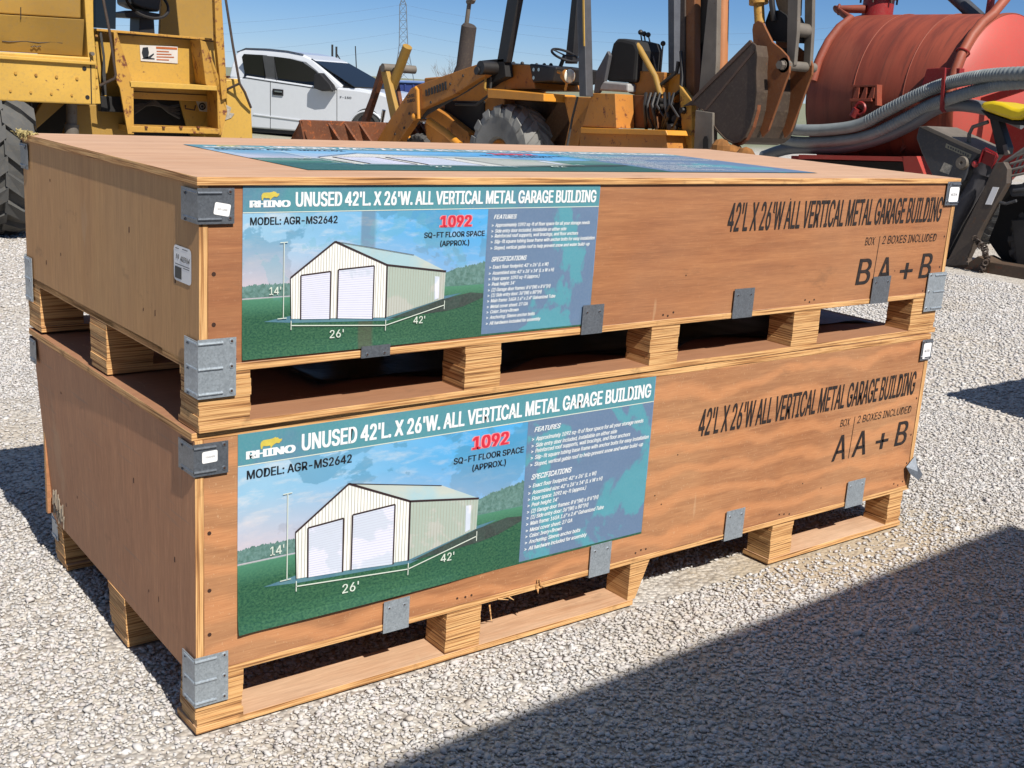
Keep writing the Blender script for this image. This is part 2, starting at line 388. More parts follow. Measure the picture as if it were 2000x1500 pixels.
# ------------------------------------------------------------------ the poster, printed flat in layers on a sheet
def poster(parent, F, pic, aspect, label, curl):
    F0 = F
    def curl_at(u, v):
        return curl*(max(0, .10-v)/.10)**2*(.4+.6*abs(math.sin(u*5+.6)))*max(0, min(1, (.58-u)*8)) + curl*.8*(max(0, .05-u)/.05)**2*max(0, .38-v)
    F = lambda u, v, k: F0(u, v, k, curl_at(u, v))
    G = lambda k: (lambda u, v: F(u, v, k))
    b = B(); nx, nz = 48, 24; uvs = []
    for j in range(nz+1):
        for i in range(nx+1):
            u, v = i/nx, j/nz
            b.v.append(F(u, v, 0)); uvs.append((u, v))
    for j in range(nz):
        for i in range(nx): q = j*(nx+1)+i; b.f.append([q, q+1, q+nx+2, q+nx+1]); b.m.append(0)
    ps = flat('poster', b, pic, parent); me = ps.data; ps['label'] = label
    uvl = me.uv_layers.new(name='UVMap'); 
    for lp in me.loops: uvl.data[lp.index].uv = uvs[lp.vertex_index]
    def quadgrid(bb, u0, u1, v0, v1, k, n=16, mi=0):
        o = len(bb.v)
        for i in range(n+1):
            u = u0+(u1-u0)*i/n; bb.v += [F(u, v0, k), F(u, v1, k)]
        for i in range(n): bb.f.append([o+2*i, o+2*i+2, o+2*i+3, o+2*i+1]); bb.m.append(mi)
    def pol(bb, pts, k, mi=0): bb.add([F(u, v, k) for u, v in pts], [tuple(range(len(pts)))], mi)
    def line(bb, p, q, wd, k, mi=0):
        d = Vector(((q[0]-p[0])*aspect, q[1]-p[1])); nn = Vector((-d.y, d.x)).normalized()*wd/2
        pol(bb, [(p[0]-nn.x/aspect, p[1]-nn.y), (q[0]-nn.x/aspect, q[1]-nn.y), (q[0]+nn.x/aspect, q[1]+nn.y), (p[0]+nn.x/aspect, p[1]+nn.y)], k, mi)
    b = B(); quadgrid(b, 0.0, .6405, .848, 1, 1); flat('header_band', b, P_head, ps)
    b = B(); quadgrid(b, .6405, .999, .848, 1, 1); flat('header_band', b, P_head, ps)
    b = B(); quadgrid(b, 0, .999, .843, .848, 2); flat('header_line', b, P_white2, ps)
    b = B(); quadgrid(b, .6405, .999, .012, .843, 1); flat('feature_panel', b, P_spec, ps)
    for u0, u1, base, lo, hi, sd_ in ((0, .114, .36, .40, .45, 3), (.523, .6405, .352, .43, .505, 5)):
        rr = random.Random(sd_); n = 60; b = B(); env = .5
        for i in range(n+1):
            t = i/n; env += rr.uniform(-.22, .22); env = max(.25, min(.95, env)); hh = lo+(hi-lo)*(t**.7 if sd_ == 5 else .55)*(.7+.4*env) + rr.uniform(0, .010)
            b.v += [F(u0+(u1-u0)*t, base, 1), F(u0+(u1-u0)*t, hh, 1)]
        for i in range(n): b.f.append([2*i, 2*i+2, 2*i+3, 2*i+1]); b.m.append(0)
        flat('printed_treeline', b, P_tree, ps)
    b = B()
    pol(b, [(.05,.215),(.115,.238),(.36,.2),(.522,.29),(.575,.302),(.365,.160),(.12,.196)], 1, 5)
    pol(b, [(.365,.172),(.522,.272),(.60,.302),(.6395,.29),(.6395,.262),(.58,.212),(.53,.192)], 2, 6)
    pol(b, [(.3575,.5121),(.5236,.4514),(.5221,.2753),(.359,.1822)], 3, 1)
    pol(b, [(.2203,.668),(.43,.566),(.5236,.4514),(.3575,.5121)], 3, 2)
    pol(b, [(.1151,.2206),(.112,.4656),(.2203,.668),(.3575,.5121),(.359,.1822)], 3, 0)
    fl = lambda u: .2206+(u-.1151)*(.1822-.2206)/(.359-.1151)
    tp = lambda u: .4656+(u-.112)*(.668-.4656)/(.2203-.112) if u < .2203 else .668+(u-.2203)*(.5121-.668)/(.3575-.2203)
    u = .1185
    while u < .356:
        pol(b, [(u-.0006, fl(u)), (u+.0006, fl(u)), (u+.0006, tp(u)), (u-.0006, tp(u))], 4, 4); u += .0068
    u = .366
    while u < .52:
        t = (u-.359)/(.5221-.359); pol(b, [(u, .1822+t*.093), (u+.0008, .1822+t*.093), (u+.0008, .51-t*.06), (u, .51-t*.06)], 4, 4); u += .0072
    for D in ([(.1387,.2146),(.1372,.4757),(.2111,.4899),(.2119,.2024)], [(.2302,.2024),(.2302,.498),(.3232,.5101),(.3239,.1802)]):
        pol(b, D, 5, 3)
        for i in range(1, 22):
            t = i/22; a = (D[0][0]+(D[1][0]-D[0][0])*t, D[0][1]+(D[1][1]-D[0][1])*t); c = (D[3][0]+(D[2][0]-D[3][0])*t, D[3][1]+(D[2][1]-D[3][1])*t)
            line(b, a, c, .0022, 6, 8)
        for p, q in ((D[0], D[1]), (D[1], D[2]), (D[2], D[3])): line(b, p, q, .0085, 7, 7)
    pol(b, [(.4939,.2692),(.4924,.4231),(.5053,.419),(.5061,.2794)], 5, 3)
    for p, q in (((.112,.4656),(.2203,.668)), ((.2203,.668),(.3575,.5121)), ((.3575,.5121),(.359,.1822)), ((.3575,.5121),(.5236,.4514))): line(b, p, q, .010, 8, 7)
    line(b, (.2203,.668), (.43,.566), .003, 8, 7); line(b, (.112,.4656), (.1151,.2206), .004, 8, 7)
    flat('printed_garage', b, [P_wall, P_side, P_roof, P_door, P_rib, P_slab, P_shadow, P_trim, P_doorline], ps)
    b = B()
    line(b, (.096,.2287), (.0953,.6721), .005, 9); line(b, (.086,.672), (.104,.674), .005, 9); line(b, (.082,.228), (.104,.229), .005, 9)
    line(b, (.1151,.182), (.359,.1336), .006, 9); line(b, (.359,.1336), (.5229,.2328), .006, 9)
    for p in ((.1151,.155,.21), (.359,.10,.168), (.5229,.205,.262)): line(b, (p[0], p[1]), (p[0], p[2]), .005, 9)
    text(b, "14'", .0620, .0892, .372, .045, G(9), .008); text(b, "26'", .2122, .2475, .084, .048, G(9), .008); text(b, "42'", .4362, .4685, .127, .045, G(9), .008)
    flat('dimension_lines', b, P_white2, ps)
    b = B(); text(b, "UNUSED 42'L. X 26'W. ALL VERTICAL METAL GARAGE BUILDING", .1230, .9862, .877, .080, G(3), .034); flat('title_lettering', b, M_print_white, ps)
    b = B(); text(b, "MODEL: AGR-MS2642", .0172, .2250, .776, .042, G(2), .022); flat('model_lettering', b, M_print_black, ps)
    b = B(); text(b, "SQ-FT FLOOR SPACE", .4576, .6328, .669, .033, G(2), .022); text(b, "(APPROX.)", .5042, .5880, .613, .033, G(2), .022); flat('area_lettering', b, M_print_black, ps)
    b = B(); text(b, "1092", .5030, .5900, .735, .068, G(3), .035); flat('number_lettering', b, M_print_red, ps)
    b = B(); text(b, "1092", .5030, .5900, .735, .068, G(2), .09); flat('number_outline', b, plain('print_pink', L(240,150,160,.7)), ps)
    b = B(); text(b, "RHINO", .0170, .1075, .8755, .036, G(3), .055); flat('logo_lettering', b, M_print_white, ps)
    rh = [(490,560),(478,470),(480,420),(500,370),(540,342),(620,338),(700,336),(760,322),(800,300),(815,325),(850,318),(860,345),(895,372),(920,365),(950,378),(925,405),(935,432),(905,430),(900,455),(865,472),(820,455),(790,468),(750,500),(725,530),(715,560),(690,560),(695,520),(680,498),(600,502),(545,486),(525,510),(515,560)]
    b = B(); pol(b, [(.016+(x-190)/1035*.0922, .874+(765-y)*.036/185) for x, y in rh], 4); flat('logo_rhino', b, M_print_yellow, ps)
    b = B()
    text(b, "FEATURES", .6585, .7262, .776, .027, G(3), .022, .12); text(b, "SPECIFICATIONS", .6582, .7665, .497, .030, G(3), .022, .12)
    rows = [("Approximately 1092 sq-ft of floor space for all your storage needs", .725, .971), ("Side entry door included, installable on either side", .687, .8925), ("Reinforced roof supports, wall bracings, and floor anchors", .654, .9337), ("Slip-fit square tubing base frame with anchor bolts for easy installation", .6165, .9924), ("Sloped, vertical gable roof to help prevent snow and water build-up", .576, .9764),
            ("Exact floor footprint: 42' x 26' (L x W)", .4494, .8407), ("Assembled size: 42' x 26' x 14' (L x W x H)", .409, .8605), ("Floor space: 1092 sq-ft (approx.)", .3715, .814), ("Peak height: 14'", .335, .7355), ("(2) Garage door frames: 8'6\"(W) x 8'6\"(H)", .297, .8529), ("(1) Side entry door: 36\"(W) x 80\"(H)", .261, .8247), ("Main frame: 16GA 1.6\" x 2.4\" Galvanized Tube", .224, .872), ("Metal cover sheet: 27 GA", .185, .782), ("Color: Ivory+Brown", .1495, .753), ("Anchoring: Sleeve anchor bolts", .112, .8072), ("All hardware included for assembly", .0725, .827)]
    for s, v, u1 in rows:
        text(b, s, .6640, u1, v, .0225, G(3), .018, .08); text(b, ">", .6535, .6585, v+.002, .018, G(3), .03)
    flat('feature_lettering', b, M_print_white, ps)
    return ps

# ------------------------------------------------------------------ crates
T = .018
def screw(b, c, nrm, r=.006, mi=1):
    c = Vector(c); b.cyl(c, c+Vector(nrm)*.0016, r, r*.8, 10, 0); b.cyl(c+Vector(nrm)*.0012, c+Vector(nrm)*.0021, r*.5, r*.45, 8, mi)
def lbracket(parent, mat, x, y, sx, sy, z0, z1, wx, wy, ribs, t=.0018):
    # L plate wrapping a vertical corner at (x,y); sx, sy: direction into the crate
    b = B(); e = .0035
    xo, yo = x-sx*e, y-sy*e
    def bx(xa, xb, ya, yb, za, zb): b.box(min(xa,xb), max(xa,xb), min(ya,yb), max(ya,yb), za, zb)
    bx(xo-sx*t, x+sx*wx, yo-sy*t, yo, z0, z1); bx(xo-sx*t, xo, yo, y+sy*wy, z0, z1-.004)
    for k in range(ribs):
        z = z0+.010+(z1-z0-.020)*(k/(ribs-1) if ribs > 1 else .5)
        b.tube([V(xo-sx*t, yo-sy*t, z), V(x+sx*wx*.62, yo-sy*t, z)], .0034, 8)
        b.tube([V(xo-sx*t, yo, z), V(xo-sx*t, y+sy*wy*.8, z)], .0026, 8)
        screw(b, (x+sx*wx*.87, yo-sy*t, z+.002), (0,-sy,0)); screw(b, (xo-sx*t, y+sy*wy*.72, z-.006), (-sx,0,0), .005)
    return part('corner_bracket', b, [mat, M_hole], parent)
def clip(parent, mat, x0, x1, y, s, z0, z1):
    b = B(); b.box(x0, x1, min(y-s*.0035, y-s*.0053), max(y-s*.0035, y-s*.0053), z0, z1)
    b.box(x0, x1, min(y-s*.0053, y+s*.05), max(y-s*.0053, y+s*.05), z0-.0018, z0)
    for xx in (x0+.016, x1-.016): screw(b, (xx, y-s*.0053, z1-.02), (0,-s,0), .005)
    return part('clip', b, [mat, M_hole], parent)
def crate(root, Ln, W, zb, hb, zt, mats, xb, yb, low):
    # zb: underside of runners, hb: block height, zt: top of lid
    mf, ms, ml = mats; zr = zb+T; zbb = zr+hb; zp = zbb+T; g = .0015
    rk = (lambda x, y, z: V(x + (.05*(1-(z-zb)/(zt-zb))*max(0, y)/W if low and x < 1 else 0), y, z))
    def rack(b):
        b.v = [rk(*p) for p in b.v]; return b
    # lid
    b = B(); o = .006
    if low:
        b.board(-o, Ln+.002, .0035, W+o, zt-T, zt, 2, 0, 1)
    else:
        b = B(); b.board(-o, Ln+o, -.005, W+.005, zt-T, zt, 2, 0, 1)
    part('lid', b, [ml, E_z if not low else E_z], root, bevel=.0015)
    # bottom board
    b = B(); b.board(.0, Ln, .0, W, zbb, zp, 2, 0, 1); part('bottom_board', rack(b), [ml, E_z], root, bevel=.0015)
    top = zt-T-.0005
    # side panels reach the front; front and back panels sit between them
    for x0, x1 in ((0, T+.002), (Ln-T-.002, Ln)):
        b = B(); zlo = zp+.0005 if x0 else zbb-.001
        if x0: b.board(x0, x1, .0005, W-.0005, zlo, top, 0, 0, 1)
        else:
            ng = 12; ys = [.0005+(W-.001)*k/ng for k in range(ng+1)]; zs = [zlo+(top-zlo)*k/ng for k in range(ng+1)]
            for xx in (x0, x1):
                o_ = len(b.v); b.v += [V(xx, y, z) for y in ys for z in zs]
                for a1 in range(ng):
                    for a2 in range(ng): q = o_+a1*(ng+1)+a2; b.f.append([q, q+1, q+ng+2, q+ng+1]); b.m.append(0)
            for y in (ys[0], ys[-1]):
                for a2 in range(ng): b.add([(x0,y,zs[a2]),(x1,y,zs[a2]),(x1,y,zs[a2+1]),(x0,y,zs[a2+1])], [(0,1,2,3)], 1)
            for z in (zs[0], zs[-1]):
                for a1 in range(ng): b.add([(x0,ys[a1],z),(x1,ys[a1],z),(x1,ys[a1+1],z),(x0,ys[a1+1],z)], [(0,1,2,3)], 1)
        if x0 == 0:
            rr = random.Random(4)
            for k in range(7): 
                y, z = .05+rr.random()*(W-.1), zp+.03+rr.random()*(top-zp-.06)
                b.box(-.0006, .0004, y, y+.002+rr.random()*.003, z, z+.005+rr.random()*.010, 2)
        part('side_panel', rack(b), [ms, E_x, M_hole], root)
    b = B(); b.board(T+.0035, Ln-T-.0035, .0025, T, zp+.0005, top, 1, 0, 1)
    rr = random.Random(12 if low else 3)
    for x in xb:
        for k in range(3):
            xx = (x[0]+x[1])/2 + (k-1)*.022+rr.uniform(-.006,.006); zz = zp+.014+rr.uniform(-.006,.006); b.cyl((xx, .0032, zz), (xx, .0018, zz), .0035, .0035, 8, 2)
    for z in (zp+.09, zp+.2, zp+.34): b.cyl((.034, .0032, z), (.034, .0018, z), .005, .005, 8, 2); b.cyl((Ln-.034, .0032, z), (Ln-.034, .0018, z), .004, .004, 8, 2)
    for k in range(5):
        xx = 1.3+rr.random()*1.4; zz = zp+.06+rr.random()*.3; b.cyl((xx, .0032, zz), (xx, .0018, zz), .0025, .0025, 6, 2)
    part('front_panel', b, [mf, E_y, M_hole], root)
    b = B(); b.board(T+.0035, Ln-T-.0035, W-T, W-.0025, zp+.0005, top, 1, 0, 1); part('back_panel', b, [mf, E_y], root)
    # blocks, five by three
    rr = random.Random(21+low)
    for j, (ya, yc) in enumerate(yb):
        for i, (xa, xc) in enumerate(xb):
            b = B(); n = 6
            if low and i == 2 and j == 0:
                b.loft([V(xa,ya+.004,zbb),V(xc,ya+.004,zbb),V(xc,yc,zbb),V(xa,yc,zbb)], [V(xa+.0,ya+.004,zr-.0),V(xc-.05,ya+.004,zr),V(xc-.02,yc,zr),V(xa,yc,zr)])
            else:
                for k in range(n):
                    dx, dy = rr.uniform(-.002,.002), rr.uniform(-.0012,.0012)
                    za, zc = zr+hb*k/n+.0002, zr+hb*(k+1)/n-.0002
                    b.box(xa+dx, xc+dx, ya+.002+dy, yc+dy, za, zc)
            part('block', rack(b), E_blk, root)
    # runners
    for j, (ya, yc) in enumerate(yb):
        if low and j == 0:
            for xa, xc in ((.0, 1.405), (2.035, Ln-.02)):
                b = B(); b.board(xa, xc, ya+.001, ya+.115, zb, zr, 2, 0, 1); part('runner', b, [M_run, E_z], root, bevel=.0015)
        else:
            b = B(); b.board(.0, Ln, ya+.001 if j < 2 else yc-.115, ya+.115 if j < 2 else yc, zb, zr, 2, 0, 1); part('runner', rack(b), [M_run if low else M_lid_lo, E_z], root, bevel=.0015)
    return zp, zbb

XB = [(0, .122), (.712, .826), (1.372, 1.487), (2.012, 2.145), (2.668, 2.822)]
XBL = [(0, .117), (.705, .820), (1.383, 1.465), (2.036, 2.147), (2.70, 2.782)]
low = thing('plywood_crate', 'lower tan plywood crate marked box A, standing on the gravel under another', 'crate', (0,0,0), 0, 'stacked garage kit crates', False)
LW = 1.185
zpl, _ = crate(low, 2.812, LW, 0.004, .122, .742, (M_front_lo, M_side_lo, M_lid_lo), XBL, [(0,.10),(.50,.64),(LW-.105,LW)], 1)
upr = thing('plywood_crate', 'upper brown plywood crate marked box B with water-stained poster, on top of the stack', 'crate', (.0055,-.0115,.742), .0070, 'stacked garage kit crates', False)
upr.rotation_euler = (.0050, 0, .0070)
UW = 1.205
zpu, _ = crate(upr, 2.838, UW, .0015, .115, .558, (M_front_up, M_side_up, M_lid), XB, [(0,.10),(.56,.68),(UW-.11,UW)], 0)
Z0 = .742
# brackets and clips
for z0, z1, mt, rb, wx in ((1.202-Z0, 1.277-Z0, M_galv_dark, 2, .077), (.823-Z0, .955-Z0, M_galv, 3, .083)):
    lbracket(upr, mt, 0, 0, 1, 1, z0, z1, wx, .08 if rb == 2 else .067, rb)
    lbracket(upr, mt, 2.838, 0, -1, 1, z0+.004, z1+.012, .075 if rb == 2 else .105, .07, rb)
    lbracket(upr, mt, 0, UW, 1, -1, z0, z1, .077, .06, rb); lbracket(upr, mt, 2.838, UW, -1, -1, z0, z1, .077, .07, rb)
for z0, z1, mt, rb, wx in ((.643, .718, M_galv_dark, 2, .076), (.078, .204, M_galv, 3, .077)):
    lbracket(low, mt, 0, 0, 1, 1, z0, z1, wx, .08 if rb == 2 else .067, rb)
    if rb == 2: lbracket(low, mt, 2.812, 0, -1, 1, z0+.004, z1+.006, .06, .07, rb)
    lbracket(low, mt, 0 if rb == 2 else .045, LW, 1, -1, z0, z1, .077, .05, rb); lbracket(low, mt, 2.812, LW, -1, -1, z0, z1, .077, .07, rb)
for x0, x1, z1 in ((.401,.481,.905), (1.093,1.170,.958), (1.704,1.795,.968), (2.403,2.503,.970)): clip(upr, M_galv_dark, x0, x1, 0, 1, .8785-Z0, z1-Z0)
for x0, x1, z1 in ((.502,.580,.226), (1.206,1.288,.239), (1.788,1.876,.240), (2.42,2.52,.238)): clip(low, M_galv, x0, x1, 0, 1, .140, z1)
# crushed corner plate, lower right
b = B(); P = lambda x, z, y: V(x, y, z)
b.add([P(2.815,.292,-.006), P(2.752,.245,-.006), P(2.765,.215,-.022), P(2.80,.185,-.05), P(2.838,.170,-.030), P(2.838,.205,-.045), P(2.830,.243,-.016), P(2.80,.225,-.040), P(2.82,.20,-.03), P(2.850,.185,.02)],
      [(0,1,7,6), (1,2,7), (2,3,7), (3,5,7), (7,5,6), (3,4,5), (5,4,9), (5,9,6), (6,9,8)])
b.v = [V(2.80,-.015,.232)+(p-V(2.80,-.015,.232))*.78 for p in b.v]
o = part('corner_bracket', b, M_galv_dark, low, label='crumpled bracket bent away from the corner'); md = o.modifiers.new('thick', 'SOLIDIFY'); md.thickness = .002
# posters
poster(upr, lambda u, v, k, c=0: V(.099+u*1.026, .0012-k*.00035-c, .900-Z0+v*.383), picture_mat('poster_picture_upper', 3.1, True), 2.68, 'water-stained glossy poster of a white metal garage', .004)
poster(low, lambda u, v, k, c=0: V(.102+u*1.312, .0012-k*.00035-c, .236+v*.490), picture_mat('poster_picture_lower', 8.7), 2.68, 'glossy poster of a white metal garage, lower left corner curling', .010)
poster(upr, lambda u, v, k, c=0: V(.335+u*1.90, .150+v*.72, .5582+.0012+k*.00035), picture_mat('poster_picture_top', 5.3), 2.6, 'poster of a metal garage lying flat on the lid', .0)
# stencilled lettering
def stencil(parent, y, z, letter, zt_, cap, zsub, zbig, capb, x0, x1):
    f = lambda u, v: V(u, y, v)
    b = B(); text(b, "42'L X 26'W ALL VERTICAL METAL GARAGE BUILDING", x0, x1, zt_, cap, f, .018, .05, 0, .008)
    flat('stencil_title', b, M_ink, parent)
    b = B(); text(b, "BOX", 2.336, 2.388, zsub, .026, f, -.004, .1); text(b, "2 BOXES INCLUDED", 2.432, 2.752, zsub+.001, .027, f, -.004, .1)
    b.add([f(2.408, zbig-.002), f(2.4105, zbig-.002), f(2.4165, zsub+.028), f(2.414, zsub+.028)], [(0,1,2,3)])
    flat('stencil_subtitle', b, M_ink, parent)
    b = B(); text(b, letter, 2.315, 2.385, zbig, capb, f, .012, .1); text(b, "A", 2.428, 2.503, zbig, capb, f, .012, .1); text(b, "+", 2.562, 2.632, zbig, capb, f, .012, .05); text(b, "B", 2.680, 2.745, zbig+.004, capb, f, .012, .1)
    flat('stencil_letters', b, M_ink, parent)
stencil(upr, .0012, 0, 'B', 1.143-Z0, .083, 1.079-Z0, .947-Z0, .086, 1.645, 2.758)
stencil(low, .0012, 0, 'A', .514, .084, .450, .328, .090, 1.620, 2.752)
# paper stickers on the brackets
def sticker(parent, f, w_, h_, s, scribble=False):
    b = B(); r = min(w_, h_)*.14; pts = []
    for cx, cy, a0 in ((w_-r, r, -90), (w_-r, h_-r, 0), (r, h_-r, 90), (r, r, 180)):
        pts += [f(cx+r*math.cos(R(a0+k*30)), cy+r*math.sin(R(a0+k*30)), 0) for k in range(4)]
    b.add(pts, [tuple(range(len(pts)))], 0)
    if scribble:
        b.add([f(w_*.07,h_*.07,.0005), f(w_*.45,h_*.07,.0005), f(w_*.45,h_*.40,.0005), f(w_*.07,h_*.40,.0005)], [(0,1,2,3)], 1)
        for k, (xa, xc, z) in enumerate(((.1,.3,.90), (.5,.8,.92), (.08,.9,.46), (.55,.9,.40))): b.add([f(w_*xa,h_*z,.0005), f(w_*xc,h_*z,.0005), f(w_*xc,h_*(z+.025),.0005), f(w_*xa,h_*(z+.025),.0005)], [(0,1,2,3)], 2)
        rr = random.Random(5)
        text(b, "N", w_*.14, w_*.28, h_*.62, h_*.14, lambda u, v: f(u, v, .0005), .0, .2, 1); text(b, s, w_*.38, w_*.9, h_*.58, h_*.15, lambda u, v: f(u, v, .0005), .01, .2, 1)
    else: text(b, s, w_*.2, w_*.82, h_*.42, h_*.16, lambda u, v: f(u, v, .0005), .0, 0, 2)
    return flat('sticker', b, [M_white, M_print_black, M_label_grey], parent)
ca, sa = math.cos(R(-10)), math.sin(R(-10))
sticker(upr, lambda u, v, k: V(.029+u*ca-v*sa, -.0062-k, .481+u*sa+v*ca), .036, .026, "QUO-LIANG")
sticker(low, lambda u, v, k: V(.014+u, -.0062-k, .672+v+u*.04), .036, .027, "TOHOHEN")
sticker(upr, lambda u, v, k: V(2.778+u, -.0072-k, .476+v), .060, .052, "MEZE/M")
sticker(low, lambda u, v, k: V(2.760+u, -.0072-k, .653+v), .048, .058, "MEZE/M")
sticker(upr, lambda u, v, k: V(-.0012-k, .130-u, 1.064-Z0+v), .093, .078, "402964", True)
# splinters on the lower crate and the scraped corner
b = B(); rr = random.Random(9)
for k in range(4):
    x = .86+rr.random()*.32; z = .148+rr.uniform(-.006,.012); l = rr.uniform(.015,.045)
    b.tube([V(x,-.002,z), V(x+l,-.003-rr.random()*.004,z-rr.random()*.014)], [.0028,.0008], 5)
for k in range(6):
    x = 1.02+rr.uniform(-.012,.012); b.tube([V(x,.0,.168+rr.uniform(-.02,.012)), V(x+rr.uniform(-.008,.008),-.007,.15+rr.uniform(-.02,.02))], [.003,.001], 5)
b.tube([V(.862,.02,.128), V(.858,.0,.085)], [.003,.0012], 5)
part('splinters', b, E_y, low)
b = B(); rr = random.Random(19)
for k in range(46):
    y = LW-.15+rr.random()*.11; z = .165+rr.random()*.07; l = rr.uniform(.012,.05)
    xx = .05*(1-z/.742)*y/LW
    b.tube([V(xx-.002,y,z+l*.5), V(xx-.003-rr.random()*.003,y+rr.uniform(-.006,.006),z-l*.5)], [.0022,.0010], 4)
part('splinters', b, plain('raw_splintered_wood', L(206,190,168,.5), .9, 0, .3, 40), low, label='raw splintered wood at the scraped back corner')
# black plastic sheet lying on the lower crate's lid
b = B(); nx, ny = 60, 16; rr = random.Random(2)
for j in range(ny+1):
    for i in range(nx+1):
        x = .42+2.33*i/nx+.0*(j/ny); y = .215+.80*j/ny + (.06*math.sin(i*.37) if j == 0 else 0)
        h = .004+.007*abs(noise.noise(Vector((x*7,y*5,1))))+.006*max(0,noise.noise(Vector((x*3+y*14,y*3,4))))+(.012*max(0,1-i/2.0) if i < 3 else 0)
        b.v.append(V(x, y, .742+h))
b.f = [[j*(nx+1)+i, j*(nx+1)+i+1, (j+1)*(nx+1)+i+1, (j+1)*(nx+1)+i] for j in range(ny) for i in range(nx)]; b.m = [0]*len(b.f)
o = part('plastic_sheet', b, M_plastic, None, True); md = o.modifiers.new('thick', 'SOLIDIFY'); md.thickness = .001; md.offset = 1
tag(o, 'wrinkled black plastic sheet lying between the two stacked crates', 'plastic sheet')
# dry grass caught on the lid's far corner
b = B(); rr = random.Random(31)
for k in range(90):
    c = V(-.004+rr.gauss(0,.010), 1.195-.10*rr.random()**1.2-.01, 1.304+rr.random()*.006)
    d = V(rr.gauss(0,1), rr.gauss(0,1), rr.gauss(.1,.6)).normalized()*rr.uniform(.010,.028)
    if rr.random() < .25: c.x = -.016; d.z = -abs(d.z)-.012
    b.tube([c-d*.5, c+V(0,0,.003), c+d*.5+V(0,0,-.003)], [.0012,.0018,.0006], 4)
o = part('dry_grass_tuft', b, plain('dry_straw', L(196,178,120,.6), .9, 0, .4, 60)); tag(o, 'small tuft of dry straw snagged on the upper crate lid corner', 'straw')

# ------------------------------------------------------------------ ground
def gravel_ground():
    a = N('gravel_ground'); co = a.tc.outputs['Object']; s = a.sep(co)
    v1 = a.voro(62); v2 = a.voro(24); v3 = a.voro(150)
    cell = a.ramp(a.sep(v1.outputs['Color'])[0], [(0, L(150,144,138,.75)), (.35, L(206,200,192,.75)), (.7, L(226,220,212,.75)), (1, L(182,170,156,.75))])
    cell2 = a.ramp(a.sep(v3.outputs['Color'])[0], [(0, L(160,154,146,.75)), (1, L(226,220,210,.75))])
    c = a.mix(.35, cell, cell2)
    c = a.mix(a.step(v1.outputs['Distance'], .52, .8), c, L(150,142,134,.7))
    big = a.noise(.55, 4, .6); c = a.mix(a.math('MULTIPLY', a.step(big, .5, .72), .55), c, L(196,180,154,.7))
    # compacted tan fines beside the crates
    mp = a.coord((.9, 2.4, 1), (-2.2, .06, 0)); gr = a.n('TexGradient', gradient_type='SPHERICAL'); a.l(mp, gr.inputs[0])
    edge = a.noise(7, 5, .7)
    c = a.mix(a.step(a.math('ADD', gr.outputs[1], a.math('MULTIPLY', a.math('SUBTRACT', edge, .5), .7)), .22, .6), c, L(186,170,146,.72))
    far = a.n('MapRange'); a.l(s[1], far.inputs[0]); far.inputs[1].default_value = 21; far.inputs[2].default_value = 25
    c = a.mix(far.outputs[0], c, a.mix(a.noise(.6, 4), L(120,132,96,.6), L(168,164,140,.6)))
    a.color(c); a.rough(.95)
    h = a.math('ADD', a.math('MULTIPLY', v1.outputs['Distance'], -1.0), a.math('MULTIPLY', v2.outputs['Distance'], -.7))
    a.bump(h, .45, .015); return a.m
b = B(); b.add([(-1500,-1500,-.004),(3000,-1500,-.004),(3000,3000,-.004),(-1500,3000,-.004)], [(0,1,2,3)])
g = part('ground', b, gravel_ground()); tag(g, 'pale crushed limestone yard', None, None, 'structure')

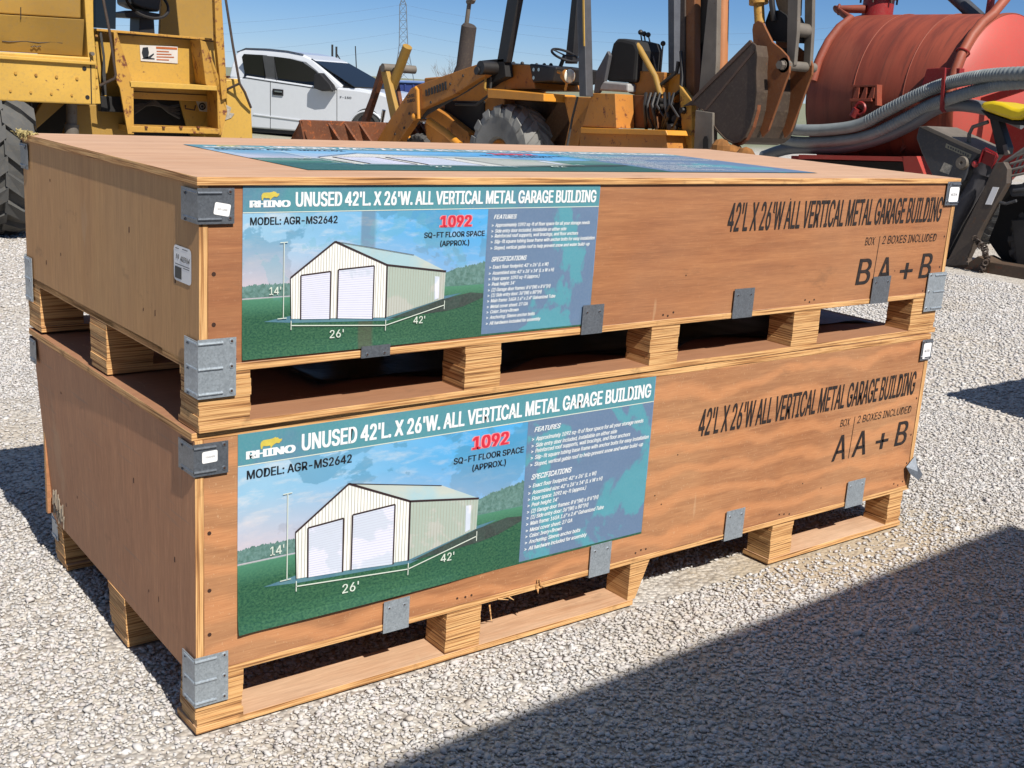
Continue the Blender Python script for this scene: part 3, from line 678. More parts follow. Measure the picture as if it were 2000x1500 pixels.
def rock_templates(n):
    out = []
    for k in range(n):
        bm = bmesh.new(); q = []
        np_ = int(rng.integers(8, 12))
        while len(q) < np_:
            p = rng.normal(size=3); p /= np.linalg.norm(p)
            if all(np.dot(p, o) < .75 for o in q): q.append(p)
        for p in q: bm.verts.new(Vector(p*rng.uniform(.8, 1.08)))
        r = bmesh.ops.convex_hull(bm, input=bm.verts[:]); bmesh.ops.triangulate(bm, faces=bm.faces[:])
        bm.verts.ensure_lookup_table(); bm.verts.index_update()
        out.append((np.array([v.co[:] for v in bm.verts]), np.array([[v.index for v in f.verts] for f in bm.faces])))
        bm.free()
    return out
def gravel():
    tps = rock_templates(22)
    zones = [  # x0,x1,y0,y1, stones per m2, size lo, hi
        (-1.0, 4.6, -1.5, 4.4, 6500, .0032, .0065), (-1.0, 4.6, -1.5, 4.4, 3000, .006, .0105), (-1.0, 4.6, -1.5, 4.4, 260, .010, .0150),
        (-1.0, 4.6, -1.5, 2.2, 14, .017, .023),
        (4.6, 9.5, -1.5, 5.0, 1300, .008, .016), (-.6, 4.6, 4.4, 8.5, 1000, .008, .016), (4.6, 12, 5.0, 9.5, 120, .012, .02)]
    VS, FS, CS = [], [], []; off = 0
    for x0, x1, y0, y1, dens, lo, hi in zones:
        n = int((x1-x0)*(y1-y0)*dens); P = np.stack([rng.uniform(x0, x1, n), rng.uniform(y0, y1, n)], 1)
        # keep what the photo could plausibly see, not under the crates' footings
        rel = P - np.array([CAM.x, CAM.y]); dep = rel @ np.array([math.sin(YAW), math.cos(YAW)]); lat = rel @ np.array([math.cos(YAW), -math.sin(YAW)])
        ok = (dep > 1.2) & (np.abs(lat) < dep*.6+.8)
        ok &= ~((P[:,0] > .12) & (P[:,0] < 2.75) & (P[:,1] > .95) & (P[:,1] < 3.1)) | (rng.random(n) < .25)
        fx = (P[:,0]-2.45)/.75; fy = (P[:,1]+.03)/.26; fines = np.exp(-(fx**2+fy**2)*1.6)
        ok &= rng.random(n) > fines*.8
        fx = (P[:,0]+.12)/.3; fy = (P[:,1]+.02)/.12; ok &= rng.random(n) > np.exp(-(fx**2+fy**2))*.5
        P = P[ok]; n = len(P)
        S = rng.uniform(lo, hi, n)*rng.choice([.8, 1, 1, 1.15], n)
        inrun = (P[:,0] > -.012) & (P[:,0] < 2.80) & (((P[:,1] > -.012) & (P[:,1] < .125)) | ((P[:,1] > .49) & (P[:,1] < .65)))
        hgt = 3.5*np.minimum(1, S/.012)*0 + rng.uniform(-.30, .16, n)*S
        hgt = np.where(inrun, -S*1.4, hgt)
        kind = rng.integers(0, len(tps), n)
        base = np.array([[.53,.505,.49],[.59,.57,.555],[.45,.44,.435],[.55,.52,.485],[.52,.475,.47],[.64,.625,.61],[.36,.36,.365],[.55,.48,.40]])
        ci = rng.choice(len(base), n, p=[.24,.20,.14,.14,.12,.09,.04,.03]); C = base[ci]*rng.uniform(.82, 1.12, (n,1))
        ang = rng.uniform(0, 2*np.pi, n); ax = rng.normal(size=(n,3)); ax /= np.linalg.norm(ax, axis=1)[:,None]
        sx = rng.uniform(.75, 1.5, n); sz = rng.uniform(.38, .66, n)
        for t in range(len(tps)):
            idx = np.where(kind == t)[0]
            if not len(idx): continue
            tv, tf = tps[t]; k = len(tv)
            # random tilt about a random axis (small) plus spin
            a_ = rng.normal(0, .30, len(idx)); c, s_ = np.cos(ang[idx]), np.sin(ang[idx])
            v = tv[None]*np.stack([sx[idx], 1/np.sqrt(sx[idx]), sz[idx]], 1)[:,None,:]
            ca_, sa_ = np.cos(a_)[:,None], np.sin(a_)[:,None]
            y = v[:,:,1]*ca_ - v[:,:,2]*sa_; z = v[:,:,1]*sa_ + v[:,:,2]*ca_; x = v[:,:,0]
            X = x*c[:,None]-y*s_[:,None]; Y = x*s_[:,None]+y*c[:,None]
            W = np.stack([X, Y, z], 2)*S[idx][:,None,None] + np.stack([P[idx,0], P[idx,1], hgt[idx]], 1)[:,None,:]
            VS.append(W.reshape(-1,3)); FS.append((tf[None]+(np.arange(len(idx))*k)[:,None,None]+off).reshape(-1,3)); off += len(idx)*k
            CS.append(np.repeat(C[idx], k, 0))
    VS, FS, CS = np.concatenate(VS), np.concatenate(FS), np.concatenate(CS)
    me = bpy.data.meshes.new('gravel'); me.vertices.add(len(VS)); me.vertices.foreach_set('co', VS.astype('f').ravel())
    me.loops.add(FS.size); me.loops.foreach_set('vertex_index', FS.astype('i').ravel())
    me.polygons.add(len(FS)); me.polygons.foreach_set('loop_start', np.arange(0, FS.size, 3, dtype='i'))
    me.update(calc_edges=True)
    at = me.attributes.new('stone', 'FLOAT_COLOR', 'POINT'); at.data.foreach_set('color', np.concatenate([CS, np.ones((len(CS),1))], 1).astype('f').ravel())
    a = N('limestone_chips'); x = a.n('Attribute', attribute_name='stone'); n1 = a.noise(140, 3, .6); n2 = a.noise(420, 2)
    c = a.mix(a.math('MULTIPLY', a.step(n1, .4, .75), .4), x.outputs['Color'], L(206,198,190,.7))
    c = a.mix(a.math('MULTIPLY', n2, .2), c, L(130,124,120,.7)); c = a.mix(.30, c, L(192,191,189,.74)); big = a.noise(1.1, 4, .6); c = a.mix(a.math('MULTIPLY', a.step(big, .5, .72), .3), c, L(186,168,144,.62)); c = a.mix(a.math('MULTIPLY', a.step(big, .44, .26), .22), c, L(150,150,154,.55))
    a.color(c); a.rough(.95); a.bump(n1, .35, .003)
    me.materials.append(a.m)
    return tag(link('gravel', me, None), 'crushed grey and white limestone gravel', None, None, 'stuff')
gravel()

# ------------------------------------------------------------------ paints for the machines
Y_paint = paint('faded_yellow_paint', L(232,184,80,.62), .5, .55, .16, L(84,52,34), 1.3)
Y_dull = paint('dull_ochre_paint', L(204,158,66,.56), .4, .65, .22)
Y_rust = paint('rusty_yellow_paint', L(218,164,64,.62), .9, .6, .22)
O_paint = paint('orange_paint', L(240,160,46,.68), .35, .5, .2)
O_rust = paint('rusty_orange_paint', L(220,144,54,.6), .75, .6, .28)
Rust = paint('bucket_rust', L(150,84,44,.5), .85, .75, .45, L(196,104,44,.5), 1.4)
DarkSteel = paint('worn_dark_steel', L(92,74,64,.5), .4, .6, .4, L(110,68,42,.5))
GreySteel = paint('weathered_grey_steel', L(150,140,128,.5), .6, .6, .35, L(110,78,54,.5), 2)
Blk = plain('black_paint', L(34,32,32,.8), .5, 0, .25)
BlkDeep = plain('black_parts_and_shade', L(22,20,20,.7), .8, 0, .3)  # deep black for dark parts, also for shade painted into gaps
Rubber = paint('dusty_rubber', L(86,86,86,.6), .0, .9, .4)
RubberG = paint('grey_dusty_rubber', L(170,170,166,.6), .0, .95, .5)
Chrome = plain('chrome_rod', L(190,190,190,.9), .18, 1, .03)
Glass = plain('dark_glass', L(14,16,20), .06, 0, .1)
Grey = paint('dark_grey_paint', L(84,88,96,.5), .4, .5, .3)
RedP = paint('faded_red_paint', L(182,84,56,.55), .2, .7, .36, L(110,64,46,.5), .9)
RedD = paint('red_paint', L(190,42,40,.5), .2, .5, .2, L(100,30,26,.5))

def tyre(parent, c, axis, Rr, Wd, mat, rimmat, nl=20, lug=.035, name='wheel', rim_r=None, lugw=.42):
    c = Vector(c); ax = Vector(axis).normalized(); u = V(0,0,1); w_ = ax.cross(u).normalized(); rim_r = rim_r or Rr*.5
    wh = bpy.data.objects.new(name, None)
    b = B(); h = Wd/2
    b.lathe(c, ax, [(-h*.8,rim_r),(-h*.98,rim_r+.05*Rr),(-h*1.02,Rr*.78),(-h*.92,Rr*.93),(-h*.6,Rr*.985),(0,Rr),(h*.6,Rr*.985),(h*.92,Rr*.93),(h*1.02,Rr*.78),(h*.98,rim_r+.05*Rr),(h*.8,rim_r)], 56)
    dt = 2*math.pi/nl
    for k in range(nl):
        for sd_ in (-1, 1):
            t0 = k*dt + (dt/2 if sd_ > 0 else 0)
            secs = []
            for (fa, fr, tt, wd) in ((-.04, 1.0, 0, .9), (.5, .99, .45, .95), (.98, .93, .85, 1.05), (1.045, .80, .98, .8)):
                th = t0 + tt*dt*.95; half = dt*lugw*wd*.5
                ring = []
                for (dth, rr_) in ((-half, fr*Rr-.01), (-half*.8, fr*Rr+lug*(1 if fa < 1 else .5)), (half*.8, fr*Rr+lug*(1 if fa < 1 else .5)), (half, fr*Rr-.01)):
                    a_ = th+dth; ring.append(c + ax*(sd_*fa*h*(1.0)) + (u*math.cos(a_)+w_*math.sin(a_))*rr_)
                secs.append(ring)
            for i in range(3): b.loft(secs[i], secs[i+1], caps=(True))
    o = part('wheel', b, mat, parent, False)
    r = B(); r.lathe(c, ax, [(-h*.8,rim_r),(-h*.86,rim_r*.92),(-h*.5,rim_r*.8),(-h*.45,rim_r*.3),(-h*.6,rim_r*.28),(-h*.6,.001)], 40)
    for k in range(8): a_ = k*math.pi/4; p = c+(u*math.cos(a_)+w_*math.sin(a_))*rim_r*.42-ax*h*.47; r.cyl(p, p-ax*.02, .016, .016, 6)
    ro = part('rim', r, rimmat, None, True); ro.parent = o
    return o

# ------------------------------------------------------------------ yellow machine, left
Yp = Plane((1.8, 7.95, 0), (0,1,0))
ym = thing('construction_machine', 'yellow rust-speckled construction machine with access steps and handrails at far left', 'machine', (2.6, 8.6, 0))
def yp(name, pts, off, th, mat, bev=.006, dirv=(0,1,0), parent=ym, **k):
    b = B(); b.prism(Yp.poly(pts, off), V(*dirv)*th); return part(name, b, mat, parent, bevel=bev, **k)
b = B()                                              # engine cover: upper doors lean inwards at the foot
f = [Yp.at(-260,-160,-.02), Yp.at(158,-160,-.02), Yp.at(158,36,.05), Yp.at(-260,10,.05)]; b.loft(f, [p+V(0,1.5,0) for p in f]); part('engine_cover', b, Y_dull, ym, bevel=.01)
b = B(); f = [Yp.at(-260,12,-.03), Yp.at(165,38,-.03), Yp.at(161,110,.08), Yp.at(-260,84,.08)]; b.loft(f, [p+V(0,.3,0) for p in f]); part('cover_door', b, Y_dull, ym, bevel=.006)
yp('frame_post', [(156,-160),(180,-160),(183,58),(197,203),(176,203),(172,112)], .02, 1.4, Y_paint)
yp('side_rail', [(-260,84),(176,112),(188,125),(188,205),(-260,186)], .0, 1.3, Y_paint, .012)
b = B(); b.prism(Yp.poly([(-260,90),(188,121),(188,127),(-260,98)], -.03), V(0,.05,0)); part('rail_lip', b, Y_paint, ym, bevel=.004)
b = B()
for p in ((165,134),(171,190)): q = Yp.at(*p, -.004); b.cyl(q, q+V(0,.01,0), .018, .018, 14)
part('bolt_hole', b, BlkDeep, ym); q = Yp.at(179,105,0); b = B(); b.cyl(q+V(0,.03,0), q+V(0,-.03,0), .016, .016, 10); part('bolt', b, GreySteel, ym)
# cab floor wall, steps and side plates
yp('cab_wall', [(184,57),(424,79),(436,200),(196,190)], .36, .05, Y_paint)
yp('sill', [(183,55),(424,76),(424,80),(183,60)], .28, .12, Y_rust, .003)
yp('step', [(252,158),(424,168),(424,177),(253,170)], .02, .34, Y_paint, .004)
yp('step', [(256,246),(430,252),(430,262),(257,258)], .02, .34, Y_rust, .004)
yp('step_plate', [(222,63),(227,61),(256,163),(258,262),(250,262),(234,172),(228,160)], .02, .03, Y_rust, .003, (.10,1,0))
b = B(); f = [Yp.at(224,64,.03), Yp.at(256,163,.03), Yp.at(257,262,.03), Yp.at(243,256,.37), Yp.at(232,164,.37), Yp.at(222,70,.37)]; b.prism(f, V(.02,0,0)); part('step_plate', b, Y_rust, ym)
b = B(); f = [Yp.at(391,78,.03), Yp.at(402,82,.03), Yp.at(437,176,.03), Yp.at(444,218,.03), Yp.at(433,264,.03), Yp.at(426,264,.05), Yp.at(424,178,.05), Yp.at(402,165,.05)]; b.prism(f, V(.03,.3,0)); part('step_plate', b, Y_rust, ym, bevel=.003)
yp('fender', [(441,156),(466,154),(482,180),(491,210),(495,300),(428,300),(432,262),(444,220)], .06, 1.2, Y_paint, .01)
yp('cab_post', [(414,-160),(424,-160),(443,168),(443,192),(434,195),(422,80)], .0, .06, Y_rust, .004)
b = B(); b.tube([Yp.at(434,-120,-.03), Yp.at(441,0,-.03), Yp.at(455,90,-.04), Yp.at(468,163,-.05), Yp.at(478,180,-.04), Yp.at(490,210,.02)], .012, 8); b.tube([Yp.at(468,163,-.05), Yp.at(440,176,.06)], .011, 8); part('handrail', b, DarkSteel, ym, True)
b = B(); b.tube([Yp.at(199,-120,-.03), Yp.at(202,0,-.04), Yp.at(214,62,-.05), Yp.at(226,146,-.06), Yp.at(224,153,-.05), Yp.at(195,167,.03)], .012, 8); part('handrail', b, DarkSteel, ym, True)
yp('window', [(178,-160),(228,-160),(226,57),(184,54)], .30, .02, Glass, 0)
yp('seat_base', [(244,24),(270,20),(313,27),(312,34),(278,36),(246,34)], .7, .35, Blk); yp('seat_pedestal', [(273,34),(301,36),(303,72),(272,70)], .75, .25, Blk)
yp('operator_seat', [(256,-30),(318,-30),(312,24),(276,16),(258,8)], .7, .4, Blk, .02)
yp('cab_back', [(322,-160),(424,-160),(424,80),(312,72)], 1.25, .05, Y_dull)
yp('cab_roof', [(150,-190),(440,-200),(440,-160),(150,-150)], -.05, 1.4, Y_paint)
b = B()
for x in (-40, -10, 30, 70, 110, 150): q = Yp.at(x, 140+x*.09, 0); b.cyl(q, q-V(0,.012,0), .012, .012, 8)
for x in (20, 60, 100, 140): q = Yp.at(x, 176+x*.07, 0); b.cyl(q, q-V(0,.010,0), .010, .010, 8)
for y in (70, 90, 130, 150, 170): q = Yp.at(188, y, .02); b.cyl(q, q-V(0,.010,0), .011, .011, 8)
o = part('bolt_heads', b, Y_rust, ym); o['kind'] = 'stuff'
b = B()
for x0, x1, y in ((4,122,80), (60,80,88)):
    b.tube([Yp.at(x0+(x1-x0)*k/10, y+x0*.01+math.sin(k*1.3)*1.2+(x0+(x1-x0)*k/10)*.03, .045+.0) for k in range(11)], .004, 5)
part('scratch', b, DarkSteel, ym)
for pts, o_ in (([(176,112),(178,112),(180,203),(178,203)], -.004), ([(262,178),(424,186),(424,187.5),(262,179.5)], .352), ([(40,14),(41.5,14),(41.5,38),(40,38)], -.03)): yp('panel_seam', pts, o_, .006, BlkDeep, 0)
b = B()
for k in range(3): b.tube([Yp.at(196,60+k*3,.3), Yp.at(203,110+k*2,.28), Yp.at(200+k*3,186,.3)], .010, 6)
b.tube([Yp.at(232,66,.34), Yp.at(300,70,.34), Yp.at(420,80,.34)], .012, 6)
part('cable', b, Rubber, ym, True)
b = B(); b.tube([Yp.at(362,206,.47), Yp.at(362,212,.44), Yp.at(380,215,.44), Yp.at(382,206,.47)], .007, 6); part('grab_handle', b, DarkSteel, ym, True)
for x in (284, 318, 352, 386): yp('tread_bar', [(x,247),(x+5,247.3),(x+5,250.5),(x,250.2)], -.0, .03, Rust, 0)
b = B(); b.tube([Yp.at(292,4,.75), Yp.at(296,-30,.8)], .012, 6); b.tube([Yp.at(282,18,.72), Yp.at(272,-6,.74)], .010, 6); b.ball(Yp.at(272,-6,.74), .025); b.torus(Yp.at(288,6,.7), (0,-.7,.7), .19, .014, 28, 6); part('controls', b, Blk, ym, True)
# underside
b = B(); b.prism(Yp.poly([(-260,170),(430,190),(430,330),(-260,330)], .75), V(0,.6,0)); part('chassis', b, BlkDeep, ym)
yp('brace', [(84,198),(130,200),(60,262),(46,262)], .3, .08, Y_dull); yp('frame_plate', [(150,205),(258,205),(258,275),(120,275),(132,240)], .34, .06, Y_dull)
yp('frame_plate', [(352,196),(408,200),(428,262),(370,262)], .5, .04, Y_paint)
yp('gap_shade_block', [(197,188),(256,190),(256,220),(198,218)], .2, .1, BlkDeep)  # black block painted in for the shade of the gap under the cab
b = B(); b.tube([Yp.at(140,203,.25), Yp.at(140,243,.25)], .045, 16); b.tube([Yp.at(140,243,.25), Yp.at(140,270,.25)], .06, 16); part('hydraulic_cylinder', b, GreySteel, ym, True)
b = B()
for k in range(4): b.tube([Yp.at(262,206+k*5,.5), Yp.at(300,204-k*3,.45), Yp.at(330,210+k*3,.5), Yp.at(350,206+k*8,.6)], .014, 7)
part('hose', b, Rubber, ym, True)
# warning plate with falling-wheel pictogram
b = B(); b.prism(Yp.poly([(273,88),(347,91),(347,124),(275,119)], .352), V(0,.006,0)); wp = part('warning_plate', b, plain('sign_white', L(232,228,222,.6), .5, 0, .08), ym)
b = B(); b.prism(Yp.poly([(305,91),(346,93),(346,97),(305,95)], .349), V(0,.002,0), 0)
for k in range(4): b.prism(Yp.poly([(306,99+k*5.4),(330+10*((k*7)%3)/2,100+k*5.4),(330+10*((k*7)%3)/2,102+k*5.4),(306,101+k*5.4)], .349), V(0,.002,0), 0)
o = part('warning_text', b, plain('sign_orange', L(200,108,50,.6), .5), None); o.parent = wp
b = B(); b.prism(Yp.poly([(279,93),(289,92),(291,103),(289,114),(280,113),(277,103)], .349), V(0,.002,0)); b.prism(Yp.poly([(291,110),(300,104),(301,106),(294,113),(302,114),(302,116),(278,115),(278,114)], .349), V(0,.002,0)); o = part('warning_symbol', b, M_print_black, None); o.parent = wp
b = B(); b.prism(Yp.poly([(383,197),(404,199),(409,219),(390,217)], .492), V(0,.006,0)); wp2 = part('warning_plate', b, plain('sign_white_small', L(225,222,214,.6), .5), ym)
b = B(); q = Yp.at(395,208,.488); b.torus(q, (0,1,0), .028, .006, 20, 6); b.ball(q, .012); o = part('warning_symbol', b, M_print_black, None); o.parent = wp2
yp('scraped_patch', [(434,222),(441,204),(452,210),(449,220),(458,222),(452,230),(436,236)], .052, .01, plain('chipped_paint_grey', L(196,186,170,.5), .8, 0, .5, 30), 0)
c0 = Yp.at(-3,470,.45); tyre(ym, (c0.x, c0.y, .66), (1,-.12,0), .62, .52, paint('dark_dusty_rubber', L(128,128,126,.42), .0, .95, .55), Y_dull, 16, .045, lugw=.62)

for wx, wy in ((c0.x, c0.y+1.75), (c0.x-3.1, c0.y), (c0.x-3.1, c0.y+1.75)): tyre(ym, (wx, wy, .66), (1,-.05,0), .62, .52, RubberG, Y_dull, 16, .045, lugw=.62)
yp('chassis', [(-420,120),(-250,140),(-250,230),(-420,220)], .9, .9, BlkDeep)

# ------------------------------------------------------------------ white pickup

pc = CAM + (fw + rt*((620-1000)/FPX) - up*((262-750)/FPX))*27.5
Pp = Plane(pc, (.90,.44,0)); pdir = V(.44,-.90,0); pn = V(.90,.44,0).normalized()
pk = thing('pickup_truck', 'white crew-cab pickup truck parked behind the machines', 'pickup', (pc.x+.6, pc.y, 0))
CarW = plain('white_car_paint', L(234,238,243,.68), .25, 0, .02); CarW.node_tree.nodes['Principled BSDF'].inputs['Coat Weight'].default_value = .6
def pp(name, pts, o0, o1, mat, bev=.03, parent=pk, ins=None, smooth=False):
    b = B(); b.loft([Pp.at(x, y, o0+(i or 0)) for (x, y), i in zip(pts, ins or [0]*len(pts))], [Pp.at(x, y, o0+(i or 0))+pn*(o1-o0-2*(i or 0)) for (x, y), i in zip(pts, ins or [0]*len(pts))]); return part(name, b, mat, parent, smooth, bev)
pp('body', [(330,160),(440,152),(478,152),(480,147),(600,165),(662,172),(700,176),(745,184),(772,194),(782,206),(785,252),(770,262),(590,257),(494,250),(330,240)], 0, 1.78, CarW, .05)
pp('cab', [(447,152),(452,128),(459,108),(468,98),(480,94.5),(520,95.5),(560,99.5),(590,106),(612,116),(668,168),(663,174)], .02, 1.76, CarW, .04, ins=[0,.05,.12,.16,.18,.18,.18,.18,.16,.02,0])
pp('window', [(477,149),(481,112),(486,106),(522,108),(518,156)], .0, .05, Glass, .005, ins=[.01,.11,.12,.12,.01])
pp('door_pillar', [(518.5,157),(522.5,109),(544,111),(541,160)], .0, .05, plain('grey_pillar', L(96,98,102,.6), .4), .004, ins=[.01,.12,.12,.01])
pp('window', [(542,160),(545,111),(575,115),(598,121),(618,137),(640,160),(650,176),(612,173),(590,166)], .0, .05, Glass, .005, ins=[.01,.12,.12,.11,.07,.02,.0,.0,.01])
b = B(); b.loft([Pp.at(608,116,.18), Pp.at(692,171,.06), Pp.at(692,171,.06)+pn*1.66, Pp.at(608,116,.18)+pn*1.4], [p+V(0,0,.02) for p in [Pp.at(608,116,.18), Pp.at(692,171,.06), Pp.at(692,171,.06)+pn*1.66, Pp.at(608,116,.18)+pn*1.4]]); part('windshield', b, Glass, pk)
pp('hood', [(655,171),(700,172),(742,180),(770,191),(775,197),(690,184)], .10, 1.68, CarW, .03)
pp('side_mirror', [(613,145),(624,142),(644,165),(649,176),(628,178),(612,172)], -.22, -.02, Blk, .02)
for x in (527.5, 657.5): pp('door_seam', [(x,160+ (x-527)*.09),(x+1,160+(x-527)*.09),(x+1,251+(x-527)*.04),(x,251+(x-527)*.04)], -.002, .01, BlkDeep, 0)
pp('door_handle', [(532,173),(552,175),(552,187),(532,185)], -.03, .02, BlkDeep, .006); pp('handle_bar', [(536,176.5),(550,178),(550,181),(536,179.5)], -.05, -.02, Chrome, .003)
pp('side_moulding', [(494,222),(590,234),(656,240),(656,242.5),(590,236.5),(494,224.5)], -.02, .01, CarW, .004)
b = B(); text(b, "F-150", 664, 686, 0, 4.2, lambda u, v: Pp.at(u, 192+(u-663)*.06-v, -.004), .02); flat('badge_lettering', b, M_print_black, pk)
b = B(); f = [Pp.at(494,224,-.012), Pp.at(656,242,-.012), Pp.at(656,256,.05), Pp.at(494,248,.05)]; b.loft(f, [p+pn*.10 for p in f]); part('lower_door', b, CarW, pk)
pp('roof_rail', [(462,101),(480,93.4),(520,94.6),(560,98.6),(592,105.4),(592,106.8),(560,100.2),(520,96.2),(480,95.2),(463,103)], .17, .21, plain('roof_rail_grey', L(92,98,108,.6), .4), 0)
pp('window_trim', [(474,150),(518,157),(590,167.5),(650,177.5),(650,179),(590,169),(518,158.6),(474,151.6)], -.006, .03, BlkDeep, 0)
pp('wiper', [(640,163),(688,170),(688,171.5),(640,164.5)], .10, .14, BlkDeep, 0)
pp('vent_emblem', [(633,236),(650,238),(650,240),(633,238)], -.02, .0, plain('emblem_grey', L(150,154,160,.6), .3, .6), 0)
pp('sill', [(494,248),(590,256),(690,262),(690,270),(590,264),(494,258)], .05, 1.7, Blk, .01)
pp('headlight', [(756,190),(774,196),(776,212),(760,208)], -.02, .3, plain('headlamp_lens', L(200,204,210,.8), .1), .01); pp('bumper', [(752,240),(790,240),(790,262),(752,262)], -.02, 1.8, Chrome, .02)
for x in (716, 400):
    q = Pp.at(x, 262, .0)
    b = B(); b.lathe(Pp.at(x,262,-.012), pn, [(0,.001),(0,.50),(.02,.50)], 40); part('wheel_arch', b, BlkDeep, pk)
    b = B(); b.torus(Pp.at(x,262,-.028), pn, .515, .022, 40, 6); part('fender_flare', b, CarW, pk, True)
    q = Pp.at(x, 264, .0)
    for dd in (.10, 1.66):
        c_ = q+pn*dd; c_.z = .40
        b = B(); b.lathe(c_, pn, [(-.13,.26),(-.13,.36),(-.10,.40),(.10,.40),(.13,.36),(.13,.26)], 36); wo = part('wheel', b, Rubber, pk, True)
        b = B(); b.lathe(c_, pn, [(-.10,.001),(-.11,.08),(-.06,.10),(-.07,.24),(-.12,.265)], 30); ro = part('rim', b, plain('alloy_rim', L(180,182,186,.7), .35, .6), None, True); ro.parent = wo
pp('bed_rail', [(330,150),(446,148),(446,152),(330,156)], .0, .1, plain('bed_rail_dark', L(86,50,40,.6), .5), .005)
# ------------------------------------------------------------------ blue trailer, pylon, wires, bare bush
Bp = Plane(CAM + (fw + rt*((750-1000)/FPX) - up*((160-750)/FPX))*46, (.5,.866,0)); bn = Bp.n
Blue = paint('dark_blue_paint', L(36,62,140,.6), .05, .45, .2)
bt = thing('stake_trailer', 'dark blue high-sided trailer with bare stake posts behind the pickup', 'trailer', Bp.at(760,170,1)*1.0 - V(0,0,Bp.at(760,170,1).z))
def bp(name, pts, o0, th, mat, bev=.02): b = B(); b.prism(Bp.poly(pts, o0), bn*th); return part(name, b, mat, bt, bevel=bev)
bp('side_panel', [(560,152),(835,163),(835,196),(560,190)], 0, 2.4, Blue); bp('top_rail', [(560,149),(836,158.5),(836,163.5),(560,153)], -.08, .12, plain('pale_blue_rail', L(110,140,200,.6), .4))
for k in range(17): x = 566+k*16; bp('side_rib', [(x,155+(x-560)*.04),(x+3,155+(x-560)*.04),(x+3,194+(x-560)*.02),(x,194+(x-560)*.02)], -.05, .06, Blue, 0)
for x, y in ((647,87),(655,91)): bp('stake_post', [(x,y),(x+4,y),(x+4,156),(x,156)], .3, .09, Blk, 0)
bp('stake_brace', [(657,106),(659,105),(687,152),(684,153)], .35, .06, Blk, 0); b = B(); b.tube([Bp.at(694,90,.5), Bp.at(697,152,.5)], .02, 6); part('antenna', b, Blk, bt)
bp('deck', [(560,190),(835,196),(835,212),(560,206)], .1, 2.2, Blk)
for x in (610, 650, 790):
    q = Bp.at(x, 205, .2); q.z = .5
    b = B(); b.lathe(q, bn, [(-.14,.001),(-.14,.46),(-.1,.5),(.14,.5)], 24); part('wheel', b, Rubber, bt, True)
Wp = Plane(CAM + fw*620, (fw.x, fw.y, 0))
Pyl = plain('pylon_steel', L(120,132,146,.7), .6, .2, .05)
py = thing('transmission_tower', 'tall grey lattice transmission tower on the horizon', 'pylon', V(Wp.at(787,165).x, Wp.at(787,165).y, 0))
b = B(); top = [(787,-8), 2.0, 0.5]
lv = [(-10,.6),(2,3.6),(9,6.4),(24,6.7),(40,7.0),(56,7.4),(72,7.8),(88,8.4),(104,10.5),(130,15),(168,21)]
for i in range(len(lv)-1):
    (ya, ha), (yc, hc) = lv[i], lv[i+1]; xa, xc = 787+.012*(ya), 787+.012*yc
    for o_ in (0, 3.6):
        A, C_, D2, E2 = Wp.at(xa-ha,ya,o_), Wp.at(xa+ha,ya,o_), Wp.at(xc-hc,yc,o_), Wp.at(xc+hc,yc,o_)
        for p, q in ((A,D2),(C_,E2)): b.tube([p, q], .22, 5)
        for p, q in ((A,E2),(C_,D2),(D2,E2)): b.tube([p, q], .11, 4)
part('lattice', b, Pyl, py)
wires = plain('wire_grey', L(110,130,160,.7), .6, 0, .02)
for k, (y0, l0, r0, sg) in enumerate(((9,16,30,0), (27,44,52,1), (62,78,90,1), (92,112,118,2))):
    for s_, xe, ye in ((-1, -260, l0), (1, 1720, r0+18)):
        A = Wp.at(787, y0, 1.5); Bq = Wp.at(xe, ye-4, -60); n = 24
        b = B(); b.tube([A.lerp(Bq, i/n) - V(0,0,1)*(9*4*(i/n)*(1-i/n)) for i in range(n+1)], .035, 4)
        o = part('power_line', b, wires); tag(o, 'thin power line %s from the lattice tower, %s of four' % ('running left' if s_ < 0 else 'running right', ('topmost','second down','third down','lowest')[k]), 'wire', 'power lines hung from the tower')
b = B(); rr = random.Random(8); base = CAM + (fw + rt*((880-1000)/FPX) - up*((160-750)/FPX))*75
def twig(p, d, l, r, dep):
    q = p + d*l; b.tube([p, q], [r, r*.6], 4)
    if dep:
        for _ in range(4): twig(p.lerp(q, rr.uniform(.4,1)), (d+V(rr.gauss(0,.45),rr.gauss(0,.45),rr.gauss(.1,.3))).normalized(), l*rr.uniform(.45,.75), r*.5, dep-1)
for k in range(5): twig(V(base.x+rr.uniform(-.6,.6), base.y+rr.uniform(-.6,.6), -.1), V(rr.gauss(0,.15),rr.gauss(0,.15),1).normalized(), 1.5, .03, 3)
o = part('bare_bush', b, plain('twig_brown', L(120,104,92,.7), .9)); tag(o, 'leafless brown bush on the horizon behind the loader', 'bush')

# ------------------------------------------------------------------ orange backhoe loader
XB0 = 8.0
Hp = Plane((XB0,0,0), (1,0,0))
bh = thing('backhoe_loader', 'weathered orange backhoe loader seen from its left side, digging bucket raised', 'backhoe', (8.6, 9.0, 0))
def hp(name, pts, off, th, mat, bev=.008, parent=bh, **k): b = B(); b.prism(Hp.poly(pts, off), V(th,0,0)); return part(name, b, mat, parent, bevel=bev, **k)
hp('hood', [(828,152),(868,149),(948,137),(985,124),(985,285),(829,285)], .45, .7, O_rust, .02)
hp('engine_recess_shade', [(868,197),(946,197),(946,246),(906,263),(868,232)], .435, .02, BlkDeep)  # flat black plate on the hood, painted in for the recess's shade
hp('cowl', [(983,125),(1035,127),(1046,174),(962,174)], .34, .75, O_rust)
hp('dashboard', [(1033,124),(1086,131),(1080,160),(1040,162)], .33, .7, Blk, .02)
b = B()
